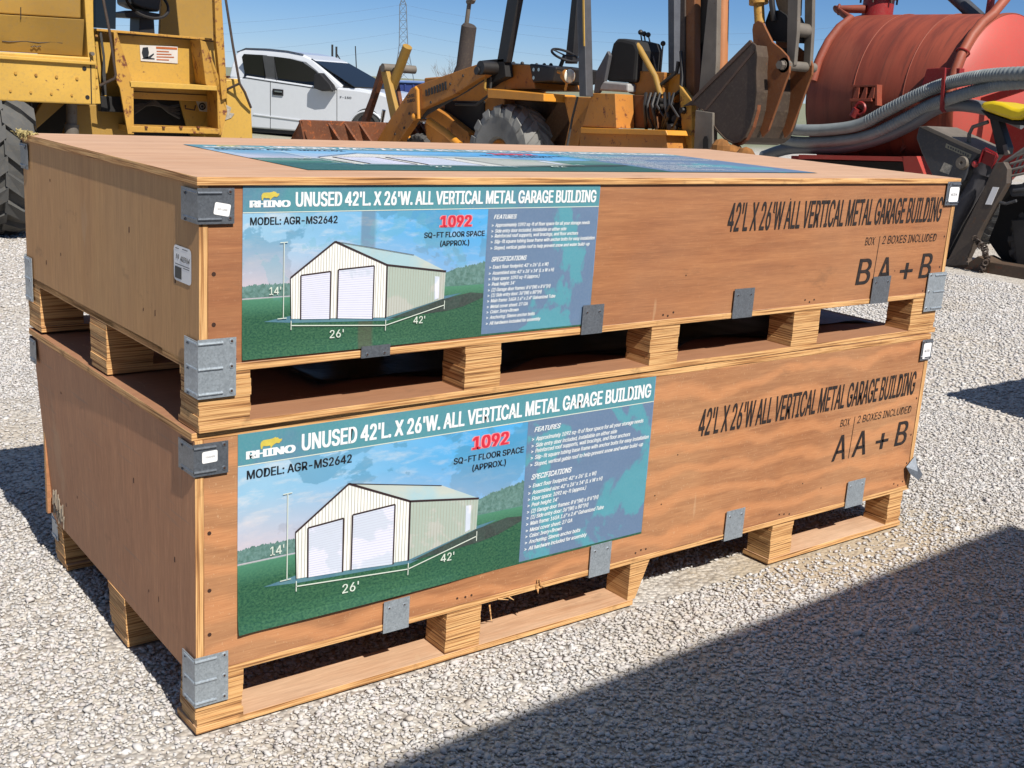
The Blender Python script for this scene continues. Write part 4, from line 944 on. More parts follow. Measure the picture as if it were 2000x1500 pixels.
for x, y in ((1042,136),(1052,136),(1042,152)): q = Hp.at(x, y, .325); b.cyl(q, q+V(.01,0,0), .022, .022, 14)
part('gauge', b, Chrome, bh)
b = B()
for x in (990,1003,1020,1048,1063,1076): b.ball(Hp.at(x, 124 if x < 1035 else 127, .6), .025)
part('knob', b, Blk, bh)
hp('fender', [(952,173),(1062,183),(1062,198),(952,191)], .0, .5, O_paint, .01)
b = B(); b.prism(Hp.poly([(1100,188),(1112,240),(1100,295),(1126,295),(1138,248),(1163,190)], .30), V(.22,0,0)); part('rear_frame', b, O_rust, bh, bevel=.01)
c0 = Hp.at(968, 303, .0); tyre(bh, (XB0+.24, c0.y, c0.z), (1,0,0), .60, .46, RubberG, O_rust, 15, .036, rim_r=.2, lugw=.66)
tyre(bh, (XB0+1.5, c0.y, c0.z), (1,0,0), .60, .46, RubberG, O_rust, 15, .036, rim_r=.2, lugw=.66)
f0 = Hp.at(800, 300, .0); 
for dx in (.35, 1.35): tyre(bh, (XB0+dx, f0.y+.2, .40), (1,0,0), .38, .26, Rubber, O_rust, 22, .012, rim_r=.2)
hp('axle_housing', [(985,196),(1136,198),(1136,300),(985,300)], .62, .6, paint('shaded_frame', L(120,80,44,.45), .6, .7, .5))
# engine pipes, roll-over posts
b = B(); b.tube([Hp.at(903,146,.7), Hp.at(906,130,.7), Hp.at(916,52,.7), Hp.at(917,48,.7)], [.13,.105,.105,.08], 20); mf_ = part('muffler', b, paint('sooty_muffler', L(84,74,70,.5), .3, .8, .3), bh, True)
b = B(); b.tube([Hp.at(911,48,.7), Hp.at(917,3,.7)], .03, 12); b.tube([Hp.at(914,4,.7), Hp.at(922,1,.7), Hp.at(924,-3,.7)], [.035,.05,.045], 12); part('exhaust_pipe', b, GreySteel, bh, True)
hp('roll_bar_post', [(1000,-60),(1022,-60),(989,122),(970,122)], .20, .09, Blk); 
hp('roll_bar_post', [(1124,-60),(1139,-60),(1145,188),(1131,188)], .14, .11, plain('post_grey', L(88,88,92,.6), .5, 0, .2)); hp('post_stripe', [(1136,-60),(1139,-60),(1141.5,90),(1139,90)], .132, .01, Y_paint, 0)
hp('roll_bar_post', [(1122,-60),(1131,-60),(1118,124),(1103,124)], .95, .09, Blk)
hp('roll_bar_post', [(1304,-60),(1317,-60),(1317,146),(1305,146)], 1.30, .12, plain('post_grey_far', L(96,98,104,.6), .5, 0, .2))
b = B(); b.tube([Hp.at(990,-58,.25), Hp.at(1131,-58,.2), Hp.at(1310,-58,1.36)], .05, 8); part('roll_bar_top', b, Blk, bh, True)
# steering wheel, lamp, seat, levers
q = Hp.at(1103,108,.72); b = B(); b.torus(q, (0,-.42,.9), .17, .016, 36, 8); b.tube([q, q+V(0,.16,-.32)], .025, 8)
for k in range(3): a_ = k*2.1; b.tube([q, q + (V(1,0,0)*math.cos(a_)+V(0,.9,.42)*math.sin(a_))*.17], .01, 6)
part('steering_wheel', b, Blk, bh, True)
q = Hp.at(1110,148,.22); lm = B(); lm.lathe(q, (0,-1,0), [(-.10,.001),(-.09,.05),(-.02,.085),(.02,.09),(.03,.085)], 28); lo = part('work_lamp', lm, O_rust, bh, True)
b = B(); b.lathe(q, (0,-1,0), [(.022,.084),(.04,.06),(.046,.001)], 28); o = part('lens', b, plain('lamp_lens', L(244,240,222,.9), .1, .25, .1, 40), None, True); o.parent = lo
b = B(); b.tube([q, Hp.at(1090,140,.3)], .02, 6); b.tube([q, Hp.at(1104,176,.25)], .015, 6); part('lamp_bracket', b, O_paint, bh)
hp('seat_back', [(1196,84),(1204,75),(1216,75),(1240,81),(1246,98),(1240,162),(1181,158),(1187,120)], .55, .42, BlkDeep, .04)
hp('seat_arm', [(1186,99),(1190,108),(1180,160),(1168,182),(1159,182),(1164,140)], .50, .05, plain('grey_vinyl', L(92,92,96,.6), .6), .01)
hp('seat_cushion', [(1174,158),(1226,163),(1226,180),(1170,177)], .5, .42, plain('pale_vinyl', L(190,190,188,.6), .6, 0, .2, 6), .02)
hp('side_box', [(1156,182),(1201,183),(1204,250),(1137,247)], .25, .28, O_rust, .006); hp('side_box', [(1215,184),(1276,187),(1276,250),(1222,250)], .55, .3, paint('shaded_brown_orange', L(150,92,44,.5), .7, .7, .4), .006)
b = B(); rr = random.Random(44)
for k in range(16):
    x, y = rr.uniform(1268,1330), rr.uniform(196,250); q = Hp.at(x, y, rr.uniform(.5,.75)); b.cyl(q, q+V(rr.uniform(.05,.15),0,0), rr.uniform(.02,.05), rr.uniform(.02,.05), 10)
for k in range(7):
    x = 1262+k*9; b.tube([Hp.at(x,182,.55), Hp.at(x+rr.uniform(-8,8),205,.46), Hp.at(x+rr.uniform(-10,10),228,.48), Hp.at(x+rr.uniform(-6,6),252,.55)], rr.uniform(.012,.02), 7)
part('valve_block', b, Blk, bh, True)
hp('side_ledge', [(1134,249),(1300,254),(1304,264),(1134,260)], .22, .7, O_paint, .006); hp('lower_frame', [(1134,260),(1300,262),(1306,300),(1130,300)], .30, .6, O_rust, .006)
hp('control_tower', [(1226,137),(1298,141),(1292,200),(1228,182)], .62, .5, O_rust)
hp('tower_lit_face', [(1290,142),(1330,145),(1326,176),(1316,200),(1300,198),(1292,172)], .7, .35, O_paint)  # brighter orange plate, sunlight on the tower's end put into its colour
for x0, y0, x1, y1 in ((1251,63,1262,140), (1258,66,1268,140), (1266,68,1283,144), (1295,85,1290,144)):
    b = B(); b.tube([Hp.at(x0,y0,.8), Hp.at(x1,y1,.8)], .009, 7); lv_ = part('control_lever', b, GreySteel, bh, True)
    b = B(); b.ball(Hp.at(x0,y0,.8), .03); o = part('knob', b, Blk, None, True); o.parent = lv_
b = B(); b.tube([Hp.at(1244,88,.6), Hp.at(1250,96,.6), Hp.at(1280,150,.6), Hp.at(1290,186,.6)], .035, 10); b.tube([Hp.at(1244,88,.6), Hp.at(1244,136,.6)], .02, 8); part('swing_lever', b, Y_dull, bh, True)
# loader arms, cylinders, front bucket
arm = [(947,121),(946,147),(884,186),(822,214),(807,236),(778,277),(736,300),(728,290),(750,250),(802,173),(812,167),(930,126)]
b = B(); f = Hp.poly(arm, .02); b.prism(f, V(.12,0,0)); la = part('loader_arm', b, O_rust, bh, bevel=.008)
b = B(); b.prism([p+V(1.15,0,0) for p in f], V(.12,0,0)); part('loader_arm', b, O_rust, bh, bevel=.008)
b = B()
for k in range(8):
    x = 830+k*5.4; t = (x-829)/43; b.prism(Hp.poly([(x,176-t*18),(x+3.2,175-t*18),(x+4.2,187-t*14),(x+1.2,188.5-t*14)], .012), V(.01,0,0))
o = part('louvre_stripes', b, Blk, None); o.parent = la
b = B(); text(b, "CASE", 795, 810, 0, 6, lambda u, v: Hp.at(u-v*.2, 192-(u-795)*.2-v, .012), .03); text(b, "580", 796, 810, 0, 6, lambda u, v: Hp.at(u-v*.2, 201-(u-796)*.2-v, .012), .03); o = flat('arm_lettering', b, Blk, None); o.parent = la
b = B(); b.tube([Hp.at(812,171,-.02), Hp.at(816,176,-.02), Hp.at(818,232,-.02)], .022, 8); b.ball(Hp.at(810,228,-.01), .05); part('arm_strut', b, O_paint, bh, True)
b = B(); q = Hp.at(938,132,-.03); b.cyl(q, q+V(1.33,0,0), .085, .085, 18); q = Hp.at(930,138,-.05); b.cyl(q, q+V(.07,0,0), .05, .05, 14); part('arm_pivot', b, Blk, bh, True)
hp('tower', [(940,118),(984,114),(988,150),(966,160),(948,172),(944,148)], .2, .12, BlkDeep)
b = B(); b.tube([Hp.at(949,146,.1), Hp.at(947,172,.1), Hp.at(950,175,.1)], .016, 7); part('hydraulic_line', b, Y_dull, bh, True)
b = B()
for x, y in ((905,148),(880,164),(860,176),(842,200),(800,222),(790,250),(772,262)): q = Hp.at(x, y, .02); b.cyl(q, q-V(.012,0,0), .018, .018, 8)
o = part('arm_bolts', b, DarkSteel, None); o.parent = la; o['kind'] = 'stuff'
b = B()
for k in range(3): b.tube([Hp.at(945,150+k*3,.12), Hp.at(915,168+k*4,.13), Hp.at(870,196+k*3,.13), Hp.at(836,216+k*3,.12), Hp.at(815,238+k*2,.13)], .014, 7)
part('hydraulic_hose', b, Rubber, bh, True); b = B()
b.tube([Hp.at(960,150,.18), Hp.at(956,185,.2), Hp.at(930,205,.3), Hp.at(890,204,.4)], .018, 7); b.tube([Hp.at(1128,190,.2), Hp.at(1118,230,.25), Hp.at(1108,285,.25)], .014, 7)
part('hydraulic_hose', b, Rubber, bh, True)
hp('boom_frame', [(832,212),(842,207),(870,224),(914,258),(924,300),(832,300)], .3, .12, O_rust)
b = B(); b.tube([Hp.at(838,236,.14), Hp.at(872,260,.14), Hp.at(898,284,.14)], .05, 14); part('lift_cylinder', b, O_paint, bh, True); b = B(); b.tube([Hp.at(812,234,.14), Hp.at(838,236,.14)], .03, 12); part('cylinder_rod', b, Chrome, bh, True)
b = B(); b.tube([Hp.at(796,91,.35), Hp.at(766,171,.35)], .07, 16); part('tilt_cylinder', b, Y_dull, bh, True); b = B(); b.tube([Hp.at(766,171,.35), Hp.at(771,195,.35), Hp.at(768,240,.35)], .045, 12); part('cylinder_rod', b, Blk, bh, True)
hp('tilt_link', [(741,128),(747,125),(752,130),(777,232),(774,242),(764,241)], .24, .07, Y_dull, .01); hp('tilt_link', [(741,128),(749,130),(744,148),(704,270),(690,280),(694,262),(722,190)], .34, .08, Rust, .01)
hp('tilt_link', [(752,128),(768,128),(776,175),(786,230),(778,232),(768,175)], .6, .06, Rust, .01)
b = B(); q = Hp.at(747,132,.2); b.cyl(q, q+V(.55,0,0), .06, .06, 14); part('link_pin', b, GreySteel, bh, True)
b = B(); b.tube([Hp.at(750,215,.5), Hp.at(736,290,.5)], .03, 10); part('cylinder_rod', b, Chrome, bh, True)
hp('arm_gusset', [(768,283),(786,264),(796,266),(798,290)], .3, .1, O_paint)
Bk = Plane((0, Hp.at(735,285,0).y+.15, 0), (0,1,0)); 
b = B(); f = Bk.poly([(586,236),(592,234),(832,242),(830,262),(828,300),(610,300),(600,272)]); b.prism(f, V(0,.06,0)); lb = part('loader_bucket', b, Rust, bh, bevel=.01)
b = B()
for x in (586, 822): g4 = Bk.poly([(x,236),(x+8,238),(x+12,300),(x+14,300)]); b.prism([g4[0], g4[0]+V(0,.5,-.5), g4[2]+V(0,.7,-.25), g4[2]], V(.03,0,0))
o = part('bucket_side', b, Rust, None); o.parent = lb
b = B()
for x in (640, 672, 700, 802, 818):
    p0, p1 = Bk.at(x, 240, 0), Bk.at(x+14, 276, 0); b.prism([p0, p1, p1+V(0,-.16,0)], V(.035,0,0))
o = part('bucket_rib', b, Rust, None); o.parent = lb
# rear: stabiliser legs, boom, stick and digging bucket
hp('boom', [(1356,-60),(1388,-60),(1382,50),(1364,180),(1352,205),(1350,120)], .85, .14, BlkDeep, .01)
hp('boom_post', [(1338,-60),(1357,-60),(1356,205),(1334,240)], .72, .1, paint('brown_orange_steel', L(176,108,50,.45), .7, .6, .3), .01); hp('boom_post', [(1329,-60),(1338,-60),(1337,250),(1325,252)], .70, .12, DarkSteel, .01)
hp('stabiliser_leg', [(1388,-60),(1402,-60),(1399,120),(1396,175),(1362,205),(1370,120)], .60, .1, GreySteel, .008)
b = B(); b.tube([Hp.at(1412,-60,.72), Hp.at(1411,20,.72), Hp.at(1408,170,.72)], .068, 20); part('boom_cylinder', b, plain('pale_orange_paint', L(226,150,96,.5), .5, 0, .12, 6), bh, True)
hp('stabiliser_leg', [(1358,215),(1392,220),(1391,310),(1354,310)], .52, .08, GreySteel, .008); hp('leg_slot', [(1373,272),(1376,266),(1381,266),(1383,272),(1383,305),(1372,305)], .512, .02, BlkDeep, 0)
hp('swing_frame', [(1282,188),(1300,196),(1318,198),(1330,205),(1345,250),(1345,310),(1284,310)], .74, .3, BlkDeep); hp('swing_plate', [(1304,252),(1326,248),(1330,310),(1304,310)], .64, .05, Y_dull)
b = B(); b.tube([Hp.at(1325,120,.66), Hp.at(1322,140,.66), Hp.at(1300,158,.62), Hp.at(1288,168,.62)], .022, 8); b.tube([Hp.at(1312,190,.64), Hp.at(1330,176,.62), Hp.at(1333,150,.64), Hp.at(1330,100,.66)], .02, 8); part('hydraulic_hose', b, Blk, bh, True)
hp('boom_post', [(1326,165),(1350,195),(1352,300),(1338,300),(1330,240)], .60, .08, Y_rust, .01)
BO = .55; side = [(1466,80),(1476,88),(1479,110),(1477,140),(1478,180),(1474,215),(1466,245),(1455,268),(1444,277),(1430,281),(1415,273),(1400,257),(1389,242),(1380,225),(1366,212),(1351,200),(1352,194)]
b = B(); f = Hp.poly(side, BO); b.prism(f, V(.03,0,0)); db = part('digging_bucket', b, DarkSteel, bh, bevel=.006)
b = B(); b.prism([p+V(.66,0,0) for p in f], V(.03,0,0)); o = part('bucket_side', b, DarkSteel, None); o.parent = db
b = B()
out = [Hp.at(x, y, BO-.012) for x, y in side[1:15]]; cen = sum(out, V(0,0,0))/len(out)
for i in range(len(out)-1):
    p, q = out[i], out[i+1]; pi_, qi = p+(cen-p)*.05, q+(cen-q)*.05; b.loft([p, q, qi, pi_], [v+V(.714,0,0) for v in (p, q, qi, pi_)])
o = part('bucket_shell', b, paint('bucket_shell_steel', L(104,84,68,.5), .55, .65, .5, L(120,76,46,.5)), None); o.parent = db
b = B(); b.prism(Hp.poly([(1352,199),(1350,193),(1464,78),(1468,84)], BO-.01), V(.03,0,0)); b.prism(Hp.poly([(1380,215),(1372,218),(1470,98),(1474,100)], BO-.006), V(.01,0,0)); o = part('cutting_edge', b, paint('edge_steel', L(120,92,76,.5), .5, .5, .3), None); o.parent = db
for k in range(4):
    b = B(); p = Hp.at(1352,197,BO+.02+.2*k); b.prism([p+V(0,-.06,.04), p+V(0,-.06,-.04), p+V(0,.13,-.06)], V(.07,0,0)); o = part('bucket_tooth', b, DarkSteel, None); o.parent = db
b = B()
for dx in (.02, .34, .64):
    rib = [Hp.at(x, y, BO+dx) for x, y in side[3:10]]; rib2 = [p+(p-cen).normalized()*.03 for p in rib]
    for i in range(len(rib)-1): b.loft([rib[i], rib[i+1], rib2[i+1], rib2[i]], [v+V(.05,0,0) for v in (rib[i], rib[i+1], rib2[i+1], rib2[i])])
o = part('wear_strip', b, Rust, None); o.parent = db
ear = [(1469,58),(1471,47),(1480,40),(1490,45),(1494,54),(1500,66),(1508,82),(1524,95),(1538,110),(1542,124),(1541,142),(1534,160),(1518,205),(1500,255),(1488,268),(1480,240),(1479,200),(1478,110),(1471,85)]
EarM = paint('ear_rust', L(176,104,50,.5), .8, .7, .35)
for dx in (0, .36):
    b = B(); b.prism([p+V(dx,0,0) for p in Hp.poly(ear, BO+.16)], V(.03,0,0)); part('bucket_ear', b, EarM, bh, bevel=.004)
hp('stick_link', [(1540,-60),(1560,-60),(1557,60),(1551,126),(1545,134),(1536,126),(1537,60)], .80, .05, GreySteel, .006); hp('stick_link', [(1572,-60),(1588,-60),(1586,60),(1582,128),(1576,136),(1569,128),(1571,60)], 1.06, .05, GreySteel, .006)
b = B(); q = Hp.at(1528,127,.70); b.cyl(q, q+V(.50,0,0), .05, .05, 18); part('link_pin', b, GreySteel, bh, True); b = B(); q = Hp.at(1528,127,.69); b.cyl(q, q+V(-.05,0,0), .045, .045, 6); b.cyl(q+V(.02,0,0), q+V(.05,0,0), .075, .075, 20); q = Hp.at(1548,57,.84); b.cyl(q, q+V(.25,0,0), .07, .07, 16); part('pin_boss', b, GreySteel, bh, True)
hp('stick', [(1493,45),(1502,20),(1520,20),(1535,30),(1545,50),(1545,82),(1508,80),(1499,62)], .86, .26, BlkDeep, .01); hp('stick', [(1500,-60),(1545,-60),(1542,28),(1525,34),(1516,10)], .9, .2, paint('stick_brown', L(130,110,88,.5), .5, .7, .3), .01)
b = B(); b.tube([Hp.at(1480,-60,.8), Hp.at(1482,8,.8)], .10, 18); b.tube([Hp.at(1482,8,.8), Hp.at(1484,46,.8)], .055, 14); part('stick_cylinder', b, Y_rust, bh, True)
b = B(); b.tube([Hp.at(1505,-30,.8), Hp.at(1508,10,.8), Hp.at(1512,40,.85)], .03, 8); part('hydraulic_hose', b, Blk, bh, True)
b = B(); rr = random.Random(3)
for k in range(9): b.ball(Hp.at(1400+k*7+rr.uniform(-3,3), 298-8*math.sin(k*.7)+rr.uniform(-4,6), .35+rr.uniform(0,.3)), rr.uniform(.05,.11), 0, 5)
part('dirt_clod', b, paint('orange_clay', L(196,130,60,.5), .5, .95, .5, L(90,64,40,.5), 4), bh)

# ------------------------------------------------------------------ red tank trailer with hoses
XT, ZT, RT, TY0, TY1 = 12.75, 1.66, 1.05, 5.63, 7.81
tk = thing('tank_trailer', 'faded red vacuum tank trailer with a bolted hatch and hose rack', 'tank trailer', (XT, 6.1, 0))
b = B(); b.lathe((XT,0,ZT), (0,1,0), [(TY0+.02,RT-.01),(TY0+.05,RT),(TY1-.05,RT),(TY1,RT-.02)], 72); 
aT = N('streaked_red_tank'); f1 = aT.noise(1.3, 5, .65, aT.coord((1.2, 5.5, .55)), .4); f2 = aT.noise(30, 5, .65); f3 = aT.noise(1.0, 4, .6)
cT = aT.mix(aT.step(f1, .40, .66), L(178,82,56,.55), L(150,66,46,.5)); cT = aT.mix(aT.math('MULTIPLY', aT.step(f3, .5, .72), .5), cT, L(192,112,82,.55))
cT = aT.mix(aT.math('MULTIPLY', aT.step(aT.noise(1.6, 4, .6, aT.coord((2, 16, .7), (3,1,0))), .58, .72), .45), cT, L(96,56,44,.5)); cT = aT.mix(aT.step(aT.noise(5, 6, .72), .70, .74), cT, L(120,26,26,.5))
aT.color(cT); aT.rough(.68); aT.bump(f2, .12, .004)
ts = part('tank_shell', b, aT.m, tk, True)
b = B()
for y in (6.35, 7.08): b.torus((XT,y,ZT), (0,1,0), RT+.001, .008, 72, 5)
part('weld_seam', b, RedP, tk, True)
b = B(); b.lathe((XT,0,ZT), (0,1,0), [(TY0+.02,RT-.004),(TY0-.03,RT*.93),(TY0-.12,RT*.72),(TY0-.18,RT*.4),(TY0-.20,.001)], 72); part('tank_end', b, paint('coral_red_paint', L(224,96,82,.55), .05, .5, .1), tk, True)
b = B(); b.lathe((XT,0,ZT), (0,1,0), [(TY1,RT-.01),(TY1+.10,RT*.75),(TY1+.18,.001)], 48); part('tank_end', b, RedP, tk, True)
b = B(); b.lathe((XT,0,ZT), (0,1,0), [(TY0+.10,RT+.001),(TY0+.10,RT+.012),(TY0+.04,RT+.012),(TY0+.02,RT)], 72); part('end_band', b, RedP, tk, True)
Tp = Plane((XT-RT*.75,0,0), (1,0,0))          # working plane along the near flank
Tc = Plane((XT,0,0), (1,0,0))
def tp_(name, pts, off, th, mat, bev=.006, pl=Tp): b = B(); b.prism(pl.poly(pts, off), V(th,0,0)); return part(name, b, mat, tk, bevel=bev)
# hatch on top
hq = Tc.at(1713, 30); hq = V(XT, hq.y, ZT+RT-.06)
b = B(); b.cyl(hq, hq+V(0,0,.30), .20, .20, 28); b.cyl(hq+V(0,0,.26), hq+V(0,0,.31), .25, .25, 28); ht = part('hatch', b, RedD, tk, True)
b = B(); b.cyl(hq+V(0,0,.32), hq+V(0,0,.37), .24, .24, 28); b.cyl(hq+V(0,0,.37), hq+V(0,0,.42), .10, .06, 16); o = part('hatch_lid', b, RedP, None, True); o.parent = ht
for k in range(6):
    a_ = k*math.pi/3+.3; p = hq+V(math.cos(a_)*.235, math.sin(a_)*.235, .2); b = B(); b.tube([p, p+V(0,0,.25)], .014, 6); t2 = V(-math.sin(a_), math.cos(a_), 0)
    b.tube([p+V(0,0,.23), p+t2*.07+V(0,0,.27)], .012, 6); b.tube([p+V(0,0,.23), p-t2*.07+V(0,0,.27)], .012, 6); o = part('wing_nut', b, DarkSteel, None); o.parent = ht
# breather pipes over the shell
b = B(); b.tube([hq+V(-.2,.05,.12), hq+V(-.42,.35,.10)] + [V(XT+math.cos(a_)*(RT+.02), TY1-.1, ZT+math.sin(a_)*(RT+.02)) for a_ in (R(115),R(128),R(142),R(158),R(172))], .055, 14); b.torus(hq+V(-.40,.32,.10), (-.5,.8,0), .06, .016, 20, 6); part('breather_pipe', b, RedP, tk, True)
b = B(); b.tube([V(XT+math.cos(a_)*(RT+.06), TY0+.06, ZT+math.sin(a_)*(RT+.06)) for a_ in (R(176),R(162),R(150),R(138),R(126),R(114))] + [V(XT-.22, TY0+.02, ZT+RT+.22), V(XT-.08, TY0-.02, ZT+RT+.50)], .058, 14); part('vent_pipe', b, paint('orange_red_pipe', L(198,98,66,.5), .4, .6, .25), tk, True)
b = B(); b.torus(V(XT+math.cos(R(150))*(RT+.05), TY0+.06, ZT+math.sin(R(150))*(RT+.05)), (.5,0,.86), .075, .01, 20, 6); part('pipe_clamp', b, RedD, tk)
b = B(); b.tube([V(XT+.05, 6.15, ZT+RT-.06), V(XT+.2, 7.2, ZT+RT+.62)], .085, 16); part('suction_pipe', b, Grey, tk, True)
b = B(); b.cyl(V(XT-.06,TY0+.35,ZT+RT-.02), V(XT-.06,TY0+.35,ZT+RT+.6), .045, .045, 14); b.cyl(V(XT+.35,TY0+.05,ZT+RT-.12), V(XT+.35,TY0+.05,ZT+RT+.6), .06, .06, 14); part('stand_pipe', b, RedD, tk, True)
q = V(XT+.30, TY0-.16, ZT+.48); b = B(); b.cyl(q+V(0,.1,0), q+V(0,-.12,0), .10, .10, 20); b.cyl(q+V(0,-.1,0), q+V(0,-.15,0), .13, .13, 20); part('end_port', b, DarkSteel, tk, True)
# bracket with pegs, hose rack, valve
tp_('peg_frame', [(1661,166),(1713,165),(1713,206),(1709,206),(1709,169),(1661,170)], -.36, .12, RedP, .002)
for k in range(3): x = 1668+k*15; tp_('peg', [(x+5,171),(x+10,171),(x+8,192),(x-4,194)], -.37, .12, RedP, .003)
tp_('peg_shelf', [(1659,193),(1702,192),(1702,198),(1659,198)], -.38, .15, RedP, .003)
b = B(); b.tube([Tp.at(1668,228,-.36), Tp.at(1676,212,-.36)], .06, 12); b.torus(Tp.at(1680,212,-.38), (1,0,0), .07, .02, 20, 6); part('valve', b, RedD, tk, True)
tp_('hose_rack', [(1810,134),(1843,132),(1838,168),(1797,176)], -.32, .1, RedD); tp_('hose_rack', [(1847,133),(1875,133),(1872,160),(1846,162)], -.31, .1, RedD)
tp_('hose_strap', [(1840,132),(1846,132),(1842,212),(1846,218),(1840,220),(1835,214)], -.55, .03, RedD, .003)
tp_('support_fin', [(1774,242),(1780,250),(1768,290),(1756,300)], -.1, .12, RedP); tp_('support_fin', [(1856,218),(1866,222),(1866,236),(1856,268),(1846,268)], -.1, .1, RedP)
tp_('saddle', [(1700,250),(1830,235),(1860,330),(1660,345)], .05, .9, RedD, .01)
tp_('chassis_beam', [(1545,304),(1805,306),(1805,345),(1545,345)], -.35, .12, RedD); 
b = B(); f = Tp.poly([(1560,302),(1764,306),(1764,315),(1560,310)], -.62); b.prism(f, V(1.4,0,0)); f = Tp.poly([(1762,305),(1790,305),(1806,345),(1768,345)], -.62); b.prism(f, V(1.4,0,0)); part('chassis_beam', b, paint('bright_red_paint', L(226,82,70,.5), .1, .5, .15), tk)
tp_('chassis_pan', [(1560,312),(1764,316),(1768,360),(1560,360)], -.5, .9, BlkDeep)
for k, dy in enumerate((5.3, 6.9)):
    for dx in (-.85, .75): tyre(tk, (XT+dx, dy, .42), (1,0,0), .42, .28, Rubber, RedP, 24, .01)
tp_('chassis_beam', [(1870,205),(2040,150),(2040,162),(1880,216)], .05, .08, RedD); tp_('chassis_beam', [(1975,225),(2050,190),(2050,210),(1985,240)], -.05, .08, RedP)
tp_('tank_skirt', [(1850,215),(2030,215),(2030,340),(1850,340)], .35, .3, RedD)
# three suction hoses hanging in the rack
HoseG = plain('grey_pvc_hose', L(156,163,163,.58), .45, 0, .14)
def hose(path, r, corr, label):
    pts = []
    P_ = [Vector(p) for p in path]
    for i in range(len(P_)-1):
        p0, p1, p2, p3 = P_[max(0,i-1)], P_[i], P_[i+1], P_[min(len(P_)-1,i+2)]
        n = 44 if corr else 12
        for k in range(n):
            t = k/n; pts.append(.5*((2*p1)+(p2-p0)*t+(2*p0-5*p1+4*p2-p3)*t*t+(3*p1-p0-3*p2+p3)*t**3))
    pts.append(P_[-1]); b = B()
    b.tube(pts, [r*(1+((.045 if (i % 4) < 2 else -.045) if i > len(pts)*.36 else 0)) if corr else r for i in range(len(pts))], 14)
    o = part('suction_hose', b, HoseG if corr else plain('smooth_grey_hose', L(128,134,140,.5), .4, 0, .05), None, True); tag(o, label, 'hose', 'suction hoses hung along the tank'); return o
hx = -.46
hose([Tp.at(1530,250,hx+.1), Tp.at(1560,254,hx), Tp.at(1620,253,hx), Tp.at(1680,243,hx), Tp.at(1740,212,hx), Tp.at(1800,182,hx), Tp.at(1850,163,hx), Tp.at(1900,152,hx-.05), Tp.at(1960,145,hx-.1), Tp.at(2060,142,hx-.2)], .074, True, 'topmost ribbed grey suction hose looped along the red tank')
hose([Tp.at(1530,274,hx+.1), Tp.at(1570,278,hx+.05), Tp.at(1640,275,hx+.05), Tp.at(1700,264,hx+.05), Tp.at(1760,236,hx+.05), Tp.at(1810,209,hx+.05), Tp.at(1850,194,hx), Tp.at(1910,176,hx), Tp.at(1960,164,hx-.05), Tp.at(2060,158,hx-.1)], .072, True, 'middle ribbed grey suction hose between two others on the red tank')
hose([Tp.at(1490,306,hx+.1), Tp.at(1545,290,hx+.1), Tp.at(1640,289,hx+.1), Tp.at(1720,270,hx+.1), Tp.at(1780,243,hx+.1), Tp.at(1820,217,hx+.1), Tp.at(1850,206,hx+.1), Tp.at(1890,206,hx+.1), Tp.at(1940,216,hx+.15), Tp.at(2000,240,hx+.2)], .076, False, 'smooth dark grey hose, lowest of the three on the red tank')

# ------------------------------------------------------------------ dark compact machine with yellow seat, right
Mp = Plane((10.05,0,0), (1,0,0))
cm = thing('compact_loader', 'dirty dark grey compact loader with a yellow seat and rusty lift arm at far right', 'loader', (10.3, 3.9, 0))
def mp_(name, pts, off, th, mat, bev=.006, **k): b = B(); b.prism(Mp.poly(pts, off), V(th,0,0)); return part(name, b, mat, cm, bevel=bev, **k)
mp_('hood', [(1794,248),(1806,247),(1914,296),(1906,306),(1896,318),(1884,352),(1856,380),(1838,380),(1800,300),(1789,270)], .0, .5, Grey, .015)
mp_('hood_rail', [(1794,247),(1810,246),(1916,294),(1912,301)], -.02, .56, GreySteel, .004)
b = B(); b.prism(Mp.poly([(1848,280),(1898,302),(1894,310),(1846,288)], -.004), V(.006,0,0)); nb = part('name_band', b, plain('faded_band', L(176,172,150,.5), .6, 0, .3, 30), cm)
b = B(); rr = random.Random(6)
for k in range(9): x = 1851+k*4.8; b.prism(Mp.poly([(x,283+(x-1848)*.44),(x+2.6,284+(x-1848)*.44),(x+2.2,288+(x-1848)*.44),(x-.2,287+(x-1848)*.44)], -.007), V(.003,0,0))
o = part('worn_lettering', b, Grey, None); o.parent = nb
mp_('decal', [(1844,317),(1860,324),(1853,341),(1835,334)], -.004, .006, plain('decal_pale', L(190,184,170,.55), .6, 0, .5, 50), 0)
b = B(); b.lathe(Mp.at(1880,318,-.01), (1,0,0), [(0,.001),(-.03,.02),(-.03,.06),(.02,.075)], 20); part('cap', b, GreySteel, cm, True)
seat = B(); st_ = [(1911,206),(1920,199),(1938,197),(1958,201),(1978,210),(1990,213),(2003,208),(2040,200),(2040,224),(2004,226),(1990,234),(1974,234),(1950,226),(1922,216)]
seat.prism(Mp.poly(st_, -.05), V(.46,0,0)); part('seat', seat, plain('yellow_vinyl', L(240,206,20,.62), .4, 0, .06), cm, True, bevel=.03)
mp_('seat_base', [(1914,214),(1950,227),(1974,235),(1992,236),(2040,228),(2040,246),(1980,244),(1930,232)], .0, .4, BlkDeep, .01); mp_('seat_post', [(1932,232),(1950,232),(1968,288),(1966,302),(1948,302)], .12, .12, Blk, .01)
b = B(); b.tube([Mp.at(1892,292,.1), Mp.at(1893,262,.1), Mp.at(1900,248,.1), Mp.at(1930,238,.1)], .02, 8); part('grab_handle', b, GreySteel, cm, True)
